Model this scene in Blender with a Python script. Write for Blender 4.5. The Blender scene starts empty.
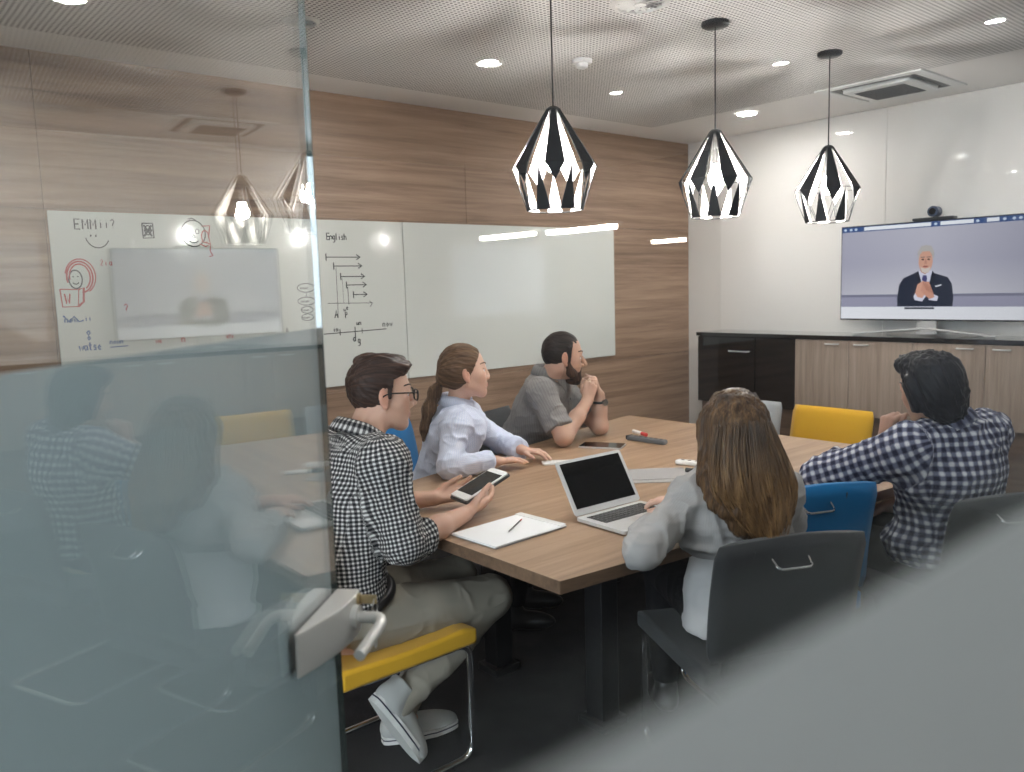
import bpy, bmesh, math, random
import numpy as np
from mathutils import Vector, Matrix
random.seed(7)
SC=bpy.context.scene
COL=SC.collection
PI=math.pi
# ---------------------------------------------------------------- linking and tagging
def link(name,data,mat=None,parent=None):
    o=bpy.data.objects.new(name,data); COL.objects.link(o)
    if mat is not None:
        for m in (mat if isinstance(mat,(list,tuple)) else [mat]): data.materials.append(m)
    if parent is not None: o.parent=parent
    return o
def tag(o,label,cat,group=None):
    o['label']=label; o['category']=cat
    if group: o['group']=group
    return o
def thing(name,label,cat,loc=(0,0,0),rz=0,group=None):
    o=bpy.data.objects.new(name,None); COL.objects.link(o); o.location=loc; o.rotation_euler=(0,0,rz)
    o.empty_display_size=.05
    return tag(o,label,cat,group)
def struct(o): o['kind']='structure'; return o
def dup(root,loc=None,rz=None,label=None):
    r=root.copy(); COL.objects.link(r)
    if loc is not None: r.location=loc
    if rz is not None: r.rotation_euler=(0,0,rz)
    if label: r['label']=label
    for ch in list(root.children):
        c=ch.copy(); COL.objects.link(c); c.parent=r
        for g in list(ch.children):
            d=g.copy(); COL.objects.link(d); d.parent=c
    return r
# ---------------------------------------------------------------- mesh builder
class MB:
    def __init__(s): s.bm=bmesh.new(); s.mi=0
    def _f(s,vs):
        try:
            f=s.bm.faces.new(vs); f.material_index=s.mi; return f
        except ValueError: return None
    def box(s,lo,hi,M=None):
        x0,y0,z0=lo;x1,y1,z1=hi
        P=[(x0,y0,z0),(x1,y0,z0),(x1,y1,z0),(x0,y1,z0),(x0,y0,z1),(x1,y0,z1),(x1,y1,z1),(x0,y1,z1)]
        v=[s.bm.verts.new((M@Vector(p)) if M else p) for p in P]
        for q in ((0,3,2,1),(4,5,6,7),(0,1,5,4),(1,2,6,5),(2,3,7,6),(3,0,4,7)): s._f([v[i] for i in q])
        return s
    def prism(s,pts,z0,z1,M=None):
        """pts: outline (x,y) counter-clockwise, extruded z0..z1"""
        lo=[s.bm.verts.new((M@Vector((x,y,z0))) if M else (x,y,z0)) for x,y in pts]
        hi=[s.bm.verts.new((M@Vector((x,y,z1))) if M else (x,y,z1)) for x,y in pts]
        s._f(lo[::-1]); s._f(hi); n=len(pts)
        for i in range(n): s._f([lo[i],lo[(i+1)%n],hi[(i+1)%n],hi[i]])
        return s
    def ring(s,c,ax,r,n,ref=None):
        ax=Vector(ax).normalized()
        a=ref if ref is not None else (Vector((0,0,1)) if abs(ax.z)<.9 else Vector((1,0,0)))
        x=(a-ax*a.dot(ax)).normalized(); y=ax.cross(x)
        return [s.bm.verts.new(Vector(c)+x*(r*math.cos(2*PI*i/n))+y*(r*math.sin(2*PI*i/n))) for i in range(n)],x
    def skin(s,R,cap=True):
        n=len(R[0])
        for a,b in zip(R[:-1],R[1:]):
            for i in range(n): s._f([a[i],a[(i+1)%n],b[(i+1)%n],b[i]])
        if cap: s._f(R[0][::-1]); s._f(R[-1])
        return s
    def cyl(s,a,b,r0,r1=None,n=16):
        a=Vector(a);b=Vector(b);r1=r0 if r1 is None else r1
        A,x=s.ring(a,b-a,r0,n); B,_=s.ring(b,b-a,r1,n,x); return s.skin([A,B])
    def path(s,pts,r,n=10,fillet=0,steps=5,closed=False):
        P=[Vector(p) for p in pts]
        if fillet:
            Q=[P[0]]
            for i in range(1,len(P)-1):
                a=(P[i-1]-P[i]);b=(P[i+1]-P[i]); f=min(fillet,a.length*.49,b.length*.49)
                A=P[i]+a.normalized()*f;B=P[i]+b.normalized()*f
                for k in range(steps+1):
                    t=k/steps; Q.append(A*(1-t)**2+P[i]*(2*t*(1-t))+B*t*t)
            Q.append(P[-1]); P=Q
        rr=r if isinstance(r,(list,tuple)) else [r]*len(P)
        R=[];ref=None
        for i,p in enumerate(P):
            d=(P[min(i+1,len(P)-1)]-P[max(i-1,0)])
            if d.length<1e-9: d=Vector((0,0,1))
            g,ref=s.ring(p,d,rr[i],n,ref); R.append(g)
        return s.skin(R)
    def lathe(s,prof,c=(0,0,0),n=32,cap=True):
        R=[]
        for r,z in prof: R.append([s.bm.verts.new((c[0]+r*math.cos(2*PI*i/n),c[1]+r*math.sin(2*PI*i/n),c[2]+z)) for i in range(n)])
        return s.skin(R,cap)
    def ball(s,c,r,n=12,sc=(1,1,1)):
        m=Matrix.Translation(c)@Matrix.Diagonal((sc[0],sc[1],sc[2],1))
        k=bmesh.ops.create_uvsphere(s.bm,u_segments=n,v_segments=max(6,n//2),radius=r,matrix=m)
        for v in k['verts']:
            for f in v.link_faces: f.material_index=s.mi
        return s
    def poly(s,pts): s._f([s.bm.verts.new(p) for p in pts]); return s
    def build(s,name,mat,parent=None,bevel=0,smooth=False,seg=2,auto=True):
        bmesh.ops.recalc_face_normals(s.bm,faces=s.bm.faces)
        me=bpy.data.meshes.new(name); s.bm.to_mesh(me); s.bm.free()
        o=link(name,me,mat,parent)
        if smooth:
            me.polygons.foreach_set('use_smooth',[True]*len(me.polygons))
            if auto:
                try: me.set_sharp_from_angle(angle=math.radians(38))
                except Exception: pass
        if bevel:
            b=o.modifiers.new('bevel','BEVEL'); b.width=bevel; b.segments=seg; b.limit_method='ANGLE'; b.angle_limit=math.radians(40)
        return o
def rounded(w,d,r,n=5,cx=0,cy=0):
    P=[]
    for sx,sy,a0 in ((1,1,0),(-1,1,90),(-1,-1,180),(1,-1,270)):
        for k in range(n+1):
            a=math.radians(a0+90*k/n); P.append((cx+sx*(w/2-r)+r*math.cos(a),cy+sy*(d/2-r)+r*math.sin(a)))
    return P
# ---------------------------------------------------------------- materials
MATS={}
def srgb(r,g,b):
    f=lambda c:(c/255/12.92) if c/255<=.04045 else ((c/255+.055)/1.055)**2.4
    return (f(r),f(g),f(b),1)
class NT:
    def __init__(s,name):
        s.m=bpy.data.materials.new(name); s.m.use_nodes=True; s.t=s.m.node_tree; s.n=s.t.nodes; s.l=s.t.links
        s.b=s.n.get('Principled BSDF'); s.out=s.n.get('Material Output'); MATS[name]=s.m
    def node(s,ty,**k):
        n=s.n.new(ty)
        for a,v in k.items():
            if a.startswith('i_'):
                key=a[2:]; key=int(key) if key.isdigit() else key.replace('_',' ')
                n.inputs[key].default_value=v
            else: setattr(n,a,v)
        return n
    def link(s,a,b): s.l.new(a,b)
    def ramp(s,fac,stops):
        r=s.n.new('ShaderNodeValToRGB'); e=r.color_ramp.elements
        while len(e)<len(stops): e.new(.5)
        for x,(p,c) in zip(e,stops): x.position=p; x.color=c
        s.link(fac,r.inputs[0]); return r.outputs[0]
    def mixc(s,fac,a,b,mode='MIX'):
        m=s.n.new('ShaderNodeMix'); m.data_type='RGBA'; m.blend_type=mode
        for v,i in ((fac,0),(a,6),(b,7)):
            if hasattr(v,'is_output') : s.link(v,m.inputs[i])
            else: m.inputs[i].default_value=v
        return m.outputs[2]
    def math(s,op,a,b=0.0,c=None):
        m=s.n.new('ShaderNodeMath'); m.operation=op
        for i,v in enumerate((a,b,c)):
            if v is None: continue
            if hasattr(v,'is_output'): s.link(v,m.inputs[i])
            else: m.inputs[i].default_value=v
        return m.outputs[0]
    def coord(s,scale=(1,1,1),kind='Object',rot=(0,0,0)):
        tc=s.n.new('ShaderNodeTexCoord'); mp=s.n.new('ShaderNodeMapping'); mp.inputs['Scale'].default_value=scale; mp.inputs['Rotation'].default_value=rot
        s.link(tc.outputs[kind],mp.inputs['Vector']); return mp.outputs[0]
    def bump(s,h,strength=.3,dist=.01):
        b=s.n.new('ShaderNodeBump'); b.inputs['Strength'].default_value=strength; b.inputs['Distance'].default_value=dist
        s.link(h,b.inputs['Height']); s.link(b.outputs[0],s.b.inputs['Normal'])
    def noise(s,vec,scale=5,detail=4,rough=.5,dist=0):
        n=s.node('ShaderNodeTexNoise'); n.inputs['Scale'].default_value=scale; n.inputs['Detail'].default_value=detail; n.inputs['Roughness'].default_value=rough; n.inputs['Distortion'].default_value=dist
        if vec is not None: s.link(vec,n.inputs['Vector'])
        return n.outputs[0]
def plain(name,col,rough=.5,metal=0,spec=.5,coat=0,bumpy=0,bscale=200,emit=None,estr=0,var=0):
    t=NT(name); t.b.inputs['Base Color'].default_value=col; t.b.inputs['Roughness'].default_value=rough; t.b.inputs['Metallic'].default_value=metal
    t.b.inputs['Specular IOR Level'].default_value=spec; t.b.inputs['Coat Weight'].default_value=coat
    n=t.noise(t.coord(),bscale,3)
    if bumpy: t.bump(n,bumpy,.002)
    if var:
        d=tuple(c*(1-var) for c in col[:3])+(1,); t.link(t.mixc(n,d,col),t.b.inputs['Base Color'])
    if emit is not None: t.b.inputs['Emission Color'].default_value=emit; t.b.inputs['Emission Strength'].default_value=estr
    return t.m
def emission(name,col,st):
    t=NT(name); e=t.node('ShaderNodeEmission',i_Color=col,i_Strength=st); t.link(e.outputs[0],t.out.inputs[0]); return t.m
CAM_R=[[0.7589694, -0.650467, -0.0292941], [-0.0996118, -0.0715323, -0.9924518], [0.6434617, 0.7561586, -0.119085]]
EXPO=2.33

SCRL=.205
# ---------------------------------------------------------------- organic modelling: distance fields turned into meshes
def V(*a): return np.array(a if len(a)>1 else a[0], dtype=np.float64)
def unit(v): v=np.asarray(v,float); return v/np.linalg.norm(v)
def smin(a,b,k):
    if k<=1e-6: return np.minimum(a,b)
    h=np.maximum(k-np.abs(a-b),0)/k
    return np.minimum(a,b)-h*h*k*0.25
_tab=np.random.RandomState(5).rand(48,48,48).astype(np.float32)
def noise3(P):
    P=np.asarray(P,dtype=np.float64); i=np.floor(P).astype(np.int64); f=P-i; f=f*f*(3-2*f); i%=48; j=(i+1)%48
    x0,y0,z0=i[:,0],i[:,1],i[:,2]; x1,y1,z1=j[:,0],j[:,1],j[:,2]; fx,fy,fz=f[:,0],f[:,1],f[:,2]
    def L(a,b,t): return a+(b-a)*t
    return L(L(L(_tab[x0,y0,z0],_tab[x1,y0,z0],fx),L(_tab[x0,y1,z0],_tab[x1,y1,z0],fx),fy),
             L(L(_tab[x0,y0,z1],_tab[x1,y0,z1],fx),L(_tab[x0,y1,z1],_tab[x1,y1,z1],fx),fy),fz)*2-1
class Prim:
    def __init__(s,fn,lo,hi,k=0.01,op='u'): s.fn,s.lo,s.hi,s.k,s.op=fn,V(lo),V(hi),k,op
def cone(A,B,ra,rb,k=.012,op='u',cut=None):
    A=V(A);B=V(B);d=B-A;L2=max(float(d@d),1e-9)
    def fn(P):
        t=np.clip(((P-A)@d)/L2,0,1); q=P-A-t[...,None]*d
        r=np.sqrt((q*q).sum(-1))-(ra+(rb-ra)*t)
        if cut is not None:
            for c,n in cut: r=np.maximum(r,(P-V(c))@unit(n))
        return r
    m=max(ra,rb); return Prim(fn,np.minimum(A,B)-m,np.maximum(A,B)+m,k,op)
def ball(c,r,k=.01,op='u'): return cone(c,V(c)+V(0,0,1e-4),r,r,k,op)
def ellip(c,rad,fr=None,k=.01,op='u',cut=None):
    c=V(c);rad=V(rad);M=np.eye(3) if fr is None else np.array(fr)      # rows: local axes
    def fn(P):
        q=(P-c)@M.T; a=np.sqrt(((q/rad)**2).sum(-1)); b=np.sqrt(((q/(rad*rad))**2).sum(-1))
        r=np.where(b>1e-9,a*(a-1)/np.maximum(b,1e-9),-rad.min())
        if cut is not None:
            for cc,n in cut: r=np.maximum(r,(P-V(cc))@unit(n))
        return r
    m=rad.max() if fr is not None else rad
    return Prim(fn,c-m,c+m,k,op)
def tube(st,k=.02,op='u',cut=None):
    """st: (centre, lateral vector, half width, half depth) stations of an elliptical tube"""
    st=[(V(c),unit(l),a,b) for c,l,a,b in st]
    def fn(P):
        out=None
        for (c0,l0,a0,b0),(c1,l1,a1,b1) in zip(st[:-1],st[1:]):
            d=c1-c0; Ln=np.linalg.norm(d); ax=d/Ln
            s=(P-c0)@ax; t=np.clip(s/Ln,0,1); w=np.abs(s-t*Ln)
            q=P-c0-(t*Ln)[...,None]*ax
            l=unit(l0+l1); l=unit(l-ax*(l@ax)); f=np.cross(ax,l)
            a=a0+(a1-a0)*t; b=b0+(b1-b0)*t; m=np.minimum(a,b)
            x=(q@l)/a; y=(q@f)/b
            r=(np.sqrt(x*x+y*y+(w/m)**2)-1)*m
            out=r if out is None else smin(out,r,.02)
        if cut is not None:
            for cc,n in cut: out=np.maximum(out,(P-V(cc))@unit(n))
        return out
    lo=np.min([c-max(a,b) for c,l,a,b in st],axis=0); hi=np.max([c+max(a,b) for c,l,a,b in st],axis=0)
    return Prim(fn,lo,hi,k,op)
def half(c,n,lo,hi,k=0.0):
    c=V(c);n=unit(n); return Prim(lambda P:(P-c)@n,lo,hi,k,'i')
def field_mesh(prims,res):
    us=[p for p in prims if p.op=='u']
    lo=np.min([p.lo for p in us],axis=0)-4*res; hi=np.max([p.hi for p in us],axis=0)+4*res
    n=np.ceil((hi-lo)/res).astype(int)+1
    D=np.full(n,.2,np.float32)
    for p in prims:
        m=p.k+3*res
        if p.op=='i': i0=np.zeros(3,int);i1=n
        else:
            i0=np.clip(np.floor((p.lo-m-lo)/res).astype(int),0,n-1); i1=np.clip(np.ceil((p.hi+m-lo)/res).astype(int)+1,1,n)
        if np.any(i1<=i0): continue
        ax=[lo[a]+res*np.arange(i0[a],i1[a]) for a in range(3)]
        P=np.stack(np.meshgrid(*ax,indexing='ij'),-1)
        sl=tuple(slice(i0[a],i1[a]) for a in range(3))
        d=p.fn(P)
        if p.op=='u': D[sl]=smin(D[sl],d,p.k)
        elif p.op=='s': D[sl]=-smin(-D[sl],d,p.k)
        else: D[sl]=-smin(-D[sl],-d,p.k)
    return surface_nets(D,lo,res)
def surface_nets(D,lo,res):
    S=D<0; n=np.array(D.shape)
    cnt=np.zeros(n-1,np.int8)
    for a in (0,1):
        for b in (0,1):
            for c in (0,1): cnt+=S[a:n[0]-1+a,b:n[1]-1+b,c:n[2]-1+c]
    I=np.argwhere((cnt>0)&(cnt<8)); idx=np.full(n-1,-1,np.int32); idx[I[:,0],I[:,1],I[:,2]]=np.arange(len(I))
    cor=[(a,b,c) for a in (0,1) for b in (0,1) for c in (0,1)]
    val={o:D[I[:,0]+o[0],I[:,1]+o[1],I[:,2]+o[2]].astype(np.float64) for o in cor}
    acc=np.zeros((len(I),3)); num=np.zeros(len(I))
    for o in cor:
        for ax in range(3):
            if o[ax]==0:
                q=list(o);q[ax]=1;q=tuple(q); v0,v1=val[o],val[q]; m=(v0<0)!=(v1<0)
                t=np.where(m,v0/np.where(m,v0-v1,1),0)
                for j in range(3):
                    acc[:,j]+=np.where(m,o[j]+(t if j==ax else 0),0)
                num+=m
    verts=lo+res*(I+acc/num[:,None]); quads=[]
    for ax in range(3):
        o=[b for b in range(3) if b!=ax]
        s0=[slice(1,n[i]-1) for i in range(3)]; s1=list(s0); s0[ax]=slice(0,n[ax]-1); s1[ax]=slice(1,n[ax])
        A=S[tuple(s0)];B=S[tuple(s1)]; E=np.argwhere(A!=B); f=A[E[:,0],E[:,1],E[:,2]]
        off=np.array([0 if i==ax else 1 for i in range(3)]); E=E+off
        def g(du,dv):
            e=E.copy(); e[:,o[0]]-=du; e[:,o[1]]-=dv; return idx[e[:,0],e[:,1],e[:,2]]
        q=np.stack([g(1,1),g(0,1),g(0,0),g(1,0)],1)
        if ax==1: f=~f
        q[~f]=q[~f][:,::-1]; quads.append(q)
    return verts,np.concatenate(quads)
def vnormals(v,q):
    nf=np.cross(v[q[:,2]]-v[q[:,0]],v[q[:,3]]-v[q[:,1]]); N=np.zeros_like(v)
    for c in range(4):
        for a in range(3): N[:,a]+=np.bincount(q[:,c],nf[:,a],len(v))
    return N/np.maximum(np.linalg.norm(N,axis=1),1e-12)[:,None]
def relax(v,q,it=1,w=.5):
    e=np.concatenate([q[:,[0,1]],q[:,[1,2]],q[:,[2,3]],q[:,[3,0]]]); e=np.concatenate([e,e[:,::-1]])
    deg=np.bincount(e[:,0],minlength=len(v)).astype(float)
    for _ in range(it):
        s=np.stack([np.bincount(e[:,0],v[e[:,1],a],len(v)) for a in range(3)],1)/np.maximum(deg,1)[:,None]
        v=v*(1-w)+s*w
    return v
def quad_mesh(name,v,q,mat,parent=None,attrs=None,smooth=True):
    me=bpy.data.meshes.new(name); me.vertices.add(len(v)); me.vertices.foreach_set('co',np.asarray(v,np.float32).ravel())
    q=np.asarray(q,np.int32); k=q.shape[1]
    me.loops.add(q.size); me.loops.foreach_set('vertex_index',q.ravel())
    me.polygons.add(len(q)); me.polygons.foreach_set('loop_start',np.arange(0,q.size,k,dtype=np.int32))
    me.polygons.foreach_set('use_smooth',np.full(len(q),smooth))
    for nm,(ty,dat) in (attrs or {}).items():
        a=me.attributes.new(nm,ty,'POINT'); a.data.foreach_set({'FLOAT_VECTOR':'vector','FLOAT_COLOR':'color','FLOAT':'value'}[ty],np.asarray(dat,np.float32).ravel())
    me.update(calc_edges=True); me.validate()
    return link(name,me,mat,parent)
# ---------------------------------------------------------------- materials of the place
def wood_mat(name,dark,mid,light,axis,rough=.45,sc=1.0,seams=None,coat=0):
    """laminate with the grain running along one object axis (0 = x, 1 = y, 2 = z)"""
    t=NT(name); s=[26*sc]*3; s[axis]=1.1*sc
    n1=t.noise(t.coord(tuple(s)),1,5,.62,.35)
    s2=[150*sc]*3; s2[axis]=5*sc
    n2=t.noise(t.coord(tuple(s2)),1,3,.6)
    s3=[3.2*sc]*3; s3[axis]=.5*sc
    n3=t.noise(t.coord(tuple(s3)),1,2,.5,.3)
    f=t.math('ADD',t.math('MULTIPLY',n1,.62),t.math('ADD',t.math('MULTIPLY',n2,.2),t.math('MULTIPLY',n3,.3)))
    c=t.ramp(f,[(.36,dark),(.56,mid),(.78,light)])
    t.link(c,t.b.inputs['Base Color']); t.b.inputs['Roughness'].default_value=rough; t.b.inputs['Coat Weight'].default_value=coat
    t.bump(n2,.08,.001); return t.m
M_wallwood=wood_mat('wall laminate',srgb(108,84,66),srgb(154,126,104),srgb(188,158,133),0,.42,.8)
M_table=wood_mat('table oak laminate',srgb(114,88,67),srgb(158,129,103),srgb(186,157,130),0,.38,.9)
M_tableedge=wood_mat('table edge band',srgb(78,60,46),srgb(104,82,64),srgb(124,100,80),0,.5,1.2)
M_cabwood=wood_mat('cabinet laminate',srgb(128,112,100),srgb(160,142,128),srgb(182,164,149),2,.35,1.3)
M_plinth=wood_mat('plinth laminate',srgb(84,66,54),srgb(112,90,74),srgb(130,106,88),1,.5)
M_white=plain('white paint',srgb(232,228,222),.6,bumpy=.02,bscale=300)
M_wallgloss=plain('white back painted glass',srgb(242,238,233),.5,spec=.5,coat=.55)
M_border=plain('ceiling plaster',srgb(240,237,234),.8,bumpy=.05,bscale=120)
M_black=plain('black satin',srgb(20,20,22),.4)
M_blackgloss=plain('black gloss',srgb(9,9,10),.06,spec=.6,coat=.6)
M_chrome=plain('chrome',(.78,.78,.78,1),.12,1)
M_steel=plain('brushed aluminium',(.62,.61,.6,1),.32,1,bumpy=.02)
M_silver=plain('silver aluminium shell',srgb(206,206,205),.38,.35)
M_whiteplastic=plain('white plastic',srgb(232,232,230),.35)
M_greyplastic=plain('grey plastic',srgb(92,94,96),.45)
M_darkgrey=plain('dark grey plastic',srgb(52,53,55),.45)
M_paper=plain('paper',srgb(238,238,238),.8,var=.03,bscale=30)
M_greypaper=plain('grey card',srgb(138,136,135),.6,var=.05,bscale=20)
M_red=plain('red plastic',srgb(190,48,44),.4)
M_screenoff=plain('dark glass screen',srgb(14,14,15),.08,spec=.5)
M_brass=plain('brass key',(.62,.5,.3,1),.3,1)
# perforated ceiling
t=NT('perforated ceiling tile')
co=t.coord((1,1,1)); sep=t.node('ShaderNodeSeparateXYZ'); t.link(co,sep.inputs[0])
pit=.021
def cell(o): return t.math('SUBTRACT',t.math('FRACT',t.math('DIVIDE',o,pit)),.5)
cx,cy=cell(sep.outputs[0]),cell(sep.outputs[1])
rr=t.math('SQRT',t.math('ADD',t.math('MULTIPLY',cx,cx),t.math('MULTIPLY',cy,cy)))
hole=t.math('LESS_THAN',rr,.29)
t.link(t.mixc(hole,srgb(230,227,224),srgb(116,113,111)),t.b.inputs['Base Color']); t.b.inputs['Roughness'].default_value=.85
M_perf=t.m
# carpet
t=NT('charcoal carpet'); n=t.noise(t.coord(),160,4,.7); n2=t.noise(t.coord(),9,3)
t.link(t.ramp(t.math('ADD',t.math('MULTIPLY',n,.7),t.math('MULTIPLY',n2,.3)),[(.3,srgb(24,24,26)),(.7,srgb(58,57,58))]),t.b.inputs['Base Color']); t.b.inputs['Roughness'].default_value=.95; t.bump(n,.5,.004)
t.b.inputs['Specular IOR Level'].default_value=.1
M_carpet=t.m
# glass: clear sheet that mirrors more towards grazing angles
def glass_mat(name,base,edge,tint=(1,1,1,1)):
    t=NT(name); lw=t.node('ShaderNodeLayerWeight',i_Blend=.5)
    f=t.math('ADD',t.math('MULTIPLY',t.math('POWER',lw.outputs['Facing'],5.0),edge),base)
    tr=t.node('ShaderNodeBsdfTransparent',i_Color=tint); gl=t.node('ShaderNodeBsdfGlossy',i_Roughness=0.0); gl.inputs['Color'].default_value=(1,1,1,1)
    mx=t.node('ShaderNodeMixShader'); t.link(f,mx.inputs[0]); t.link(tr.outputs[0],mx.inputs[1]); t.link(gl.outputs[0],mx.inputs[2]); t.link(mx.outputs[0],t.out.inputs[0])
    return t.m
M_glassdoor=glass_mat('coated door glass',.11,.80,(.97,.985,.98,1))
M_pane=glass_mat('partition glass',.04,.96,(.985,.99,.985,1))
def frost_mat(name,col,through):
    t=NT(name); d=t.node('ShaderNodeBsdfDiffuse',i_Color=col); tl=t.node('ShaderNodeBsdfTranslucent',i_Color=col)
    a=t.node('ShaderNodeMixShader'); a.inputs[0].default_value=.55; t.link(d.outputs[0],a.inputs[1]); t.link(tl.outputs[0],a.inputs[2])
    tr=t.node('ShaderNodeBsdfTransparent'); b=t.node('ShaderNodeMixShader'); b.inputs[0].default_value=through
    t.link(a.outputs[0],b.inputs[1]); t.link(tr.outputs[0],b.inputs[2]); t.link(b.outputs[0],t.out.inputs[0]); return t.m
M_frost=frost_mat('frosted film',srgb(178,179,176),.03)
M_frostdoor=frost_mat('door frosted film',srgb(180,186,186),.03)
M_glassedge=plain('green glass edge',srgb(60,72,68),.6,spec=.1)
M_board=plain('white glass board',srgb(218,220,214),.12,spec=.5,coat=.3)
M_inkk=plain('black marker ink',srgb(46,46,48),.6)
M_inkr=plain('red marker ink',srgb(186,70,70),.6)
M_inkb=plain('blue marker ink',srgb(74,104,158),.6)
M_dl=emission('downlight lens',(1,.985,.965,1),64)
M_bulb=emission('bulb glow',(1,.975,.94,1),115)
M_corr=emission('corridor spot',(1,.98,.95,1),300)
M_strip=emission('office light strip',(1,.97,.92,1),30)
# ---------------------------------------------------------------- room shell  (x towards the screen wall, y towards the wood wall, camera at the origin outside the glass)
CE=2.605; XR=5.55; YB=4.24; XL=-.08; YG=.071
m=MB(); m.box((-4,-6,-.12),(XR+.4,YB+.2,0)); struct(m.build('floor',M_carpet))
m=MB(); m.box((-4,-6,CE),(XR+.4,YB+.2,CE+.15)); ceil=struct(m.build('ceiling',M_border))
m=MB(); m.box((XL+.1,YG+.3,CE-.004),(4.72,3.93,CE+.01)); m.build('perforated_panel',M_perf,ceil)
# wood wall: laminate panels with narrow shadow joints
wall=struct(MB().box((XL-.1,YB+.012,-.12),(XR+.3,YB+.2,CE+.15)).build('wall_back',M_black))
xs=[XL-.1,.866,3.268,XR+.02]; zs=[0,.93,1.915,CE]
for i in range(3):
    for j in range(3):
        MB().box((xs[i]+.0012,YB,zs[j]+.0012),(xs[i+1]-.0012,YB+.012,zs[j+1]-.0012)).build('wood_panel',M_wallwood,wall)
struct(MB().box((XR,-3.8,-.12),(XR+.3,YG-.012,CE+.15)).build('wall_corridor',plain('dark corridor wall',srgb(74,74,76),.8)))
wr=struct(MB().box((XR,YG-.01,-.12),(XR+.3,YB+.01,CE+.15)).build('wall_right',M_white))
for a,b in ((3.92,2.62),(2.617,1.32),(1.317,.09)): MB().box((XR-.008,b,1.1),(XR,a,CE-.002)).build('glass_cladding',M_wallgloss,wr,bevel=.001)
wl=struct(MB().box((XL-.1,1.80,-.12),(XL,YB+.01,CE+.15)).box((XL-.1,.60,2.26),(XL,1.80,CE+.15)).build('wall_left',M_white))
# the fixed glass partition in front of the camera, frosted up to 1.44 m
win=struct(MB().box((XL,YG,0),(XR,YG+.01,CE)).build('window_1',M_pane))
MB().box((XL,YG-.0020,.02),(XR,YG-.0006,1.44)).build('frosted_film',M_frost,win)
MB().box((XL,YG-.01,0),(XR,YG+.02,.018)).build('floor_channel',M_steel,win)
win2=struct(MB().box((XL-.005,YG,0),(XL+.005,.585,CE)).build('window_2',M_pane))
MB().box((XL+.0055,YG,.02),(XL+.0075,.585,1.44)).build('frosted_film',M_frost,win2)
# glass door standing open into the room
dn=np.array([math.cos(2.303),math.sin(2.303)]); dt=np.array([dn[1],-dn[0]])
ED=np.array([.670,1.284]); DW=.98
DM=Matrix(((dt[0],dn[0],0,ED[0]),(dt[1],dn[1],0,ED[1]),(0,0,1,0),(0,0,0,1)))     # x = 0 at the free edge, -DW at the hinge; y to the far face
door=struct(MB().box((-DW,0,.012),(0,.010,2.24)).build('door_1',M_glassdoor)); door.matrix_world=DM
def dchild(mb,name,mat,**k): return mb.build(name,mat,door,**k)
dchild(MB().box((-DW,.0105,.014),(0,.0125,1.44)),'frosted_film',M_frostdoor)
dchild(MB().box((.0002,-.0005,.012),(.0014,.0105,2.24)),'polished_edge',M_glassedge)
for z in (.25,2.0): dchild(MB().box((-DW-.02,-.018,z-.05),(-DW+.075,.028,z+.05)),'hinge',M_steel,bevel=.004)
def lens(y0,sg):
    P=[(-.198*(1-k/14),y0+sg*(.004+.040*math.sin(PI*min(1,.62*k/14))) ) for k in range(15)]
    P=[(-.198,y0)]+P+[(0,y0)]
    return MB().prism(P,.906,.978)
M_satin=plain('satin silver lock',srgb(214,212,208),.36,.25)
dchild(lens(-.0006,-1),'lock_case',M_satin,bevel=.003)
dchild(lens(.0132,1),'lock_case',M_satin,bevel=.003)
for sg,y0 in ((-1,-.040),(1,.053)):
    m=MB(); m.cyl((-.045,y0,.945),(-.045,y0+sg*.014,.945),.020,n=24)
    m.path([(-.045,y0,.945),(-.045,y0+sg*.052,.945),(-.07,y0+sg*.060,.944),(-.165,y0+sg*.052,.932)],.0095,12,fillet=.024)
    dchild(m,'door_lever',M_satin,smooth=True)
dchild(MB().cyl((-.018,-.034,.966),(-.018,-.048,.966),.010,n=20),'key_cylinder',M_brass,smooth=True)
# ---------------------------------------------------------------- ceiling fittings
M_housing=plain('downlight rim',srgb(226,224,220),.4)
def downlight(x,y,label,r=.062):
    t=thing('downlight',label,'ceiling light',(x,y,CE),group=None)
    MB().lathe([(r+.012,-.002),(r+.012,-.007),(r,-.008),(r,-.002)],n=40,cap=False).build('trim_ring',M_housing,t,smooth=True)
    MB().lathe([(r,-.0035),(r*.5,-.0045),(.001,-.005)],n=40).build('lens',M_dl,t,smooth=True)
    return t
for x,y,l in ((2.684,3.256,'round recessed downlight in the ceiling between the wood wall and the nearest pendant lamp'),
              (4.894,3.256,'round recessed downlight in the far corner of the ceiling near the screen wall'),
              (.848,3.44,'round recessed downlight at the top left edge of the ceiling above the glass door'),
              (1.15,1.15,'unseen downlight added for even room light, in the ceiling just inside the glass partition'),  # this and the next two are out of view, added for even room light
              (2.75,1.05,'unseen downlight added for even room light, in the ceiling above the long haired woman'),
              (4.894,.95,'unseen downlight added for even room light, above the right end of the cabinets')):
    downlight(x,y,l)
t=thing('smoke_detector','small white round smoke detector on the ceiling between the downlight and pendant','smoke detector',(3.03,2.956,CE))
MB().lathe([(.05,0),(.05,-.016),(.046,-.022),(.03,-.024)],n=32).build('detector_base',M_whiteplastic,t,smooth=True)
MB().lathe([(.03,-.024),(.028,-.04),(.02,-.046),(.001,-.047)],n=24).build('sensor_head',M_whiteplastic,t,smooth=True)
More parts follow.
